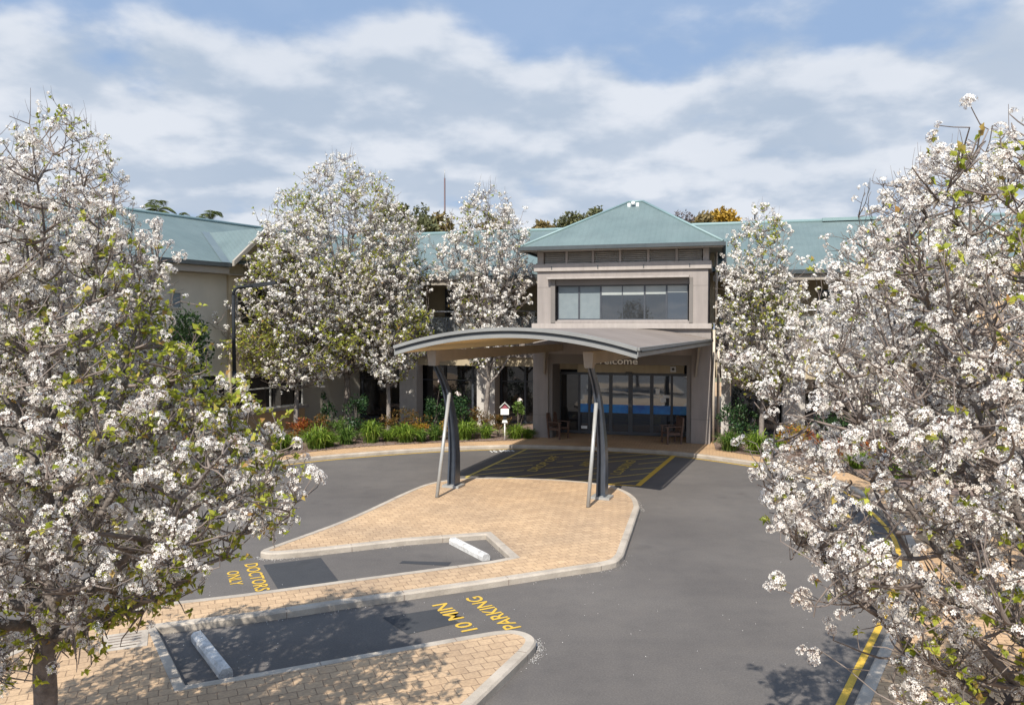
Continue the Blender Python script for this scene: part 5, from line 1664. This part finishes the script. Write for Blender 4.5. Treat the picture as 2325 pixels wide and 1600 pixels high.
# ---- fallen petals along kerbs and under the trees
def petals():
    g_ = np.random.default_rng(77)
    P = []
    for line, n, off in ((ISL, 2600, -.07), (KERB[60:], 700, -.06)):
        L_ = np.array(line)
        i = g_.integers(0, len(L_) - 1, n); f = g_.uniform(size=(n, 1))
        q = L_[i] * (1 - f) + L_[i + 1] * f
        t = unit(L_[i + 1] - L_[i]); nrm = np.stack([-t[:, 1], t[:, 0]], axis=1)
        dens = np.sin(q[:, 0] * 2.1) + np.sin(q[:, 1] * 1.7 + 1) + g_.normal(size=n) * .5
        q = q + nrm * (-np.abs(g_.normal(size=(n, 1))) * .06 - .015)
        P.append(np.concatenate([q, np.full((n, 1), .006)], axis=1)[dens > .1])
    for cx, cy, r, n in ((-4.5, 11.5, 3, 120), (6, 10, 3, 160), (1, 13, 4, 60)):
        q = np.stack([g_.normal(size=n) * r * .5 + cx, g_.normal(size=n) * r * .5 + cy, np.full(n, .008)], axis=1)
        P.append(q)
    P = np.concatenate(P)
    n = len(P)
    dr = rand_dirs(n, g_); dr[:, 2] *= .15
    sz = g_.uniform(.008, .02, n)
    V, q = leaf_batch(P, dr, np.tile([0, 0, 1.0], (n, 1)), sz, sz * .9)
    V[:, 2] = np.abs(V[:, 2] - .004) + .004
    o = np_object('fallen_petals', V, q, np.zeros((0, 3), int), M['petal'])
    tag(o, 'scattered white petals lying on the asphalt along the kerbs', 'petals', kind='stuff')
petals()

def litter():
    g_ = np.random.default_rng(78)
    n = 2600
    t = g_.uniform(size=n)
    xs = np.interp(t, [0, .62, .63, 1], [-12.5, .4, 7.4, 14.5])
    front = np.interp(xs, [-12.5, -9.3, -7.2, -4.4, -1, .4, 7.4, 9, 10.5, 14.5], [22.9, 25, 26.95, 28.65, 29.5, 29.9, 27.5, 25.3, 22.5, 20])
    ys = front + g_.uniform(.0, 1.0, n) ** 1.3 * 3.2 - .05
    P = np.stack([xs, ys, np.full(n, KZ + .018)], axis=1)
    dr = rand_dirs(n, g_); dr[:, 2] *= .3
    sz = g_.uniform(.03, .075, n)
    V, q = leaf_batch(P, dr, np.array([0, 0, 1.0]) + g_.normal(size=(n, 3)) * .3, sz, sz * .6)
    V[:, 2] = np.maximum(V[:, 2], KZ + .014)
    o = np_object('leaf_litter', V, q, np.zeros((0, 3), int), M['leaf_rust'])
    tag(o, 'dry leaf litter scattered over the mulch of the garden beds', 'litter', kind='stuff')
litter()

# ------------------------------------------------------------------ sky, sun, camera
SUN_EL, SUN_AZ = R(47), R(70)          # light travels towards azimuth 70 degrees (x to y)
world = bpy.data.worlds.new('World')
scene.world = world
world.use_nodes = True
nt = world.node_tree
N, L = nt.nodes, nt.links
bg = N['Background']
sky = N.new('ShaderNodeTexSky')
sky.sky_type = 'NISHITA'
sky.sun_disc = False
sky.sun_elevation = SUN_EL
to_sun = Vector((-math.cos(SUN_AZ) * math.cos(SUN_EL), -math.sin(SUN_AZ) * math.cos(SUN_EL), math.sin(SUN_EL)))
sky.sun_rotation = math.atan2(to_sun.x, to_sun.y)
sky.air_density = 1.0; sky.dust_density = .6; sky.ozone_density = 1.2
tc = N.new('ShaderNodeTexCoord')
sep = N.new('ShaderNodeSeparateXYZ'); L.new(tc.outputs['Generated'], sep.inputs['Vector'])
zc = N.new('ShaderNodeMath'); zc.operation = 'MAXIMUM'; zc.inputs[1].default_value = 0.0; L.new(sep.outputs['Z'], zc.inputs[0])
za = N.new('ShaderNodeMath'); za.operation = 'ADD'; za.inputs[1].default_value = .25; L.new(zc.outputs['Value'], za.inputs[0])
dx = N.new('ShaderNodeMath'); dx.operation = 'DIVIDE'; L.new(sep.outputs['X'], dx.inputs[0]); L.new(za.outputs['Value'], dx.inputs[1])
dy = N.new('ShaderNodeMath'); dy.operation = 'DIVIDE'; L.new(sep.outputs['Y'], dy.inputs[0]); L.new(za.outputs['Value'], dy.inputs[1])
cmb = N.new('ShaderNodeCombineXYZ'); L.new(dx.outputs['Value'], cmb.inputs['X']); L.new(dy.outputs['Value'], cmb.inputs['Y'])
def cloud_noise(scale, detail, rough, off, dist=0.0):
    mp = N.new('ShaderNodeMapping'); mp.inputs['Location'].default_value = off
    L.new(cmb.outputs['Vector'], mp.inputs['Vector'])
    n = N.new('ShaderNodeTexNoise'); n.inputs['Scale'].default_value = scale; n.inputs['Detail'].default_value = detail
    n.inputs['Roughness'].default_value = rough; n.inputs['Distortion'].default_value = dist
    L.new(mp.outputs['Vector'], n.inputs['Vector'])
    return n
def mrange(src, a, b, c, d, smooth=True):
    m = N.new('ShaderNodeMapRange'); m.interpolation_type = 'SMOOTHSTEP' if smooth else 'LINEAR'
    m.inputs['From Min'].default_value = a; m.inputs['From Max'].default_value = b
    m.inputs['To Min'].default_value = c; m.inputs['To Max'].default_value = d
    L.new(src, m.inputs['Value']); return m
n1_ = cloud_noise(2.5, 10, .50, (5.3, 2.2, .4), .05)
n2_ = cloud_noise(1.2, 5, .5, (1.2, 7.4, 2.0), .1)
# the same field sampled a little higher in the sky: where it thins out, this is a sunlit cloud top, else a grey base
n3_ = cloud_noise(2.5, 10, .50, (5.3, 2.2 - .11, .4), .05)
cov = mrange(sep.outputs['Z'], .23, .39, .17, -.15)
s1 = N.new('ShaderNodeMath'); s1.operation = 'ADD'; L.new(n1_.outputs['Fac'], s1.inputs[0]); L.new(cov.outputs['Result'], s1.inputs[1])
mask = mrange(s1.outputs['Value'], .39, .56, 0.1, .96)
df = N.new('ShaderNodeMath'); df.operation = 'SUBTRACT'; L.new(n1_.outputs['Fac'], df.inputs[0]); L.new(n3_.outputs['Fac'], df.inputs[1])
lit = mrange(df.outputs['Value'], -.09, .11, 0.0, .85)
tex = mrange(n2_.outputs['Fac'], .36, .66, 0.0, .30)
sh = N.new('ShaderNodeMath'); sh.operation = 'ADD'; L.new(lit.outputs['Result'], sh.inputs[0]); L.new(tex.outputs['Result'], sh.inputs[1])
cc = N.new('ShaderNodeMix'); cc.data_type = 'RGBA'
cc.inputs['A'].default_value = (4.7, 5.6, 6.9, 1)
cc.inputs['B'].default_value = (7.9, 8.3, 9.0, 1)
L.new(sh.outputs['Value'], cc.inputs['Factor'])
blue = N.new('ShaderNodeMix'); blue.data_type = 'RGBA'; blue.inputs['Factor'].default_value = .75
L.new(sky.outputs['Color'], blue.inputs['A']); blue.inputs['B'].default_value = (3.5, 5.1, 7.9, 1)
fin = N.new('ShaderNodeMix'); fin.data_type = 'RGBA'
L.new(mask.outputs['Result'], fin.inputs['Factor']); L.new(blue.outputs['Result'], fin.inputs['A']); L.new(cc.outputs['Result'], fin.inputs['B'])
# unseen sky towards the sun, behind the camera, brightened to raise ambient fill
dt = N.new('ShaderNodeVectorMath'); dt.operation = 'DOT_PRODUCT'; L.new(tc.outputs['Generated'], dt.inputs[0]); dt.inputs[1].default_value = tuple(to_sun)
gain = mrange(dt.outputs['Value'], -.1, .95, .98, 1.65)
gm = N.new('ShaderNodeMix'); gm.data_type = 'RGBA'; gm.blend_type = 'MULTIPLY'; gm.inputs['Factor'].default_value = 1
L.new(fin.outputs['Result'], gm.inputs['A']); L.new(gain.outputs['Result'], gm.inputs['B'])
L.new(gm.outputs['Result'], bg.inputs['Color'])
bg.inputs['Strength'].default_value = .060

sun = bpy.data.lights.new('sun', 'SUN')
sun.energy = 4.3
sun.angle = R(.5)
sun.color = (1.0, .94, .84)
so = bpy.data.objects.new('sun', sun)
COL.objects.link(so)
so.rotation_euler = (-to_sun).to_track_quat('-Z', 'Y').to_euler()
so.location = (-20, -40, 60)

cam = bpy.data.cameras.new('camera')
cam.sensor_width = 36
cam.lens = 1750 / 2325 * 36
cam.clip_end = 2000
cam.clip_start = .05
co = bpy.data.objects.new('camera', cam)
COL.objects.link(co)
co.location = (0, 0, 4.6)
co.rotation_euler = (R(90) - math.atan(63 / 1750), 0, 0)
scene.camera = co

scene.view_settings.view_transform = 'Standard'
scene.view_settings.look = 'None'
scene.view_settings.exposure = .76
scene.view_settings.gamma = 1
scene.view_settings.use_curve_mapping = False
scene.cycles.max_bounces = 6
scene.cycles.transparent_max_bounces = 8
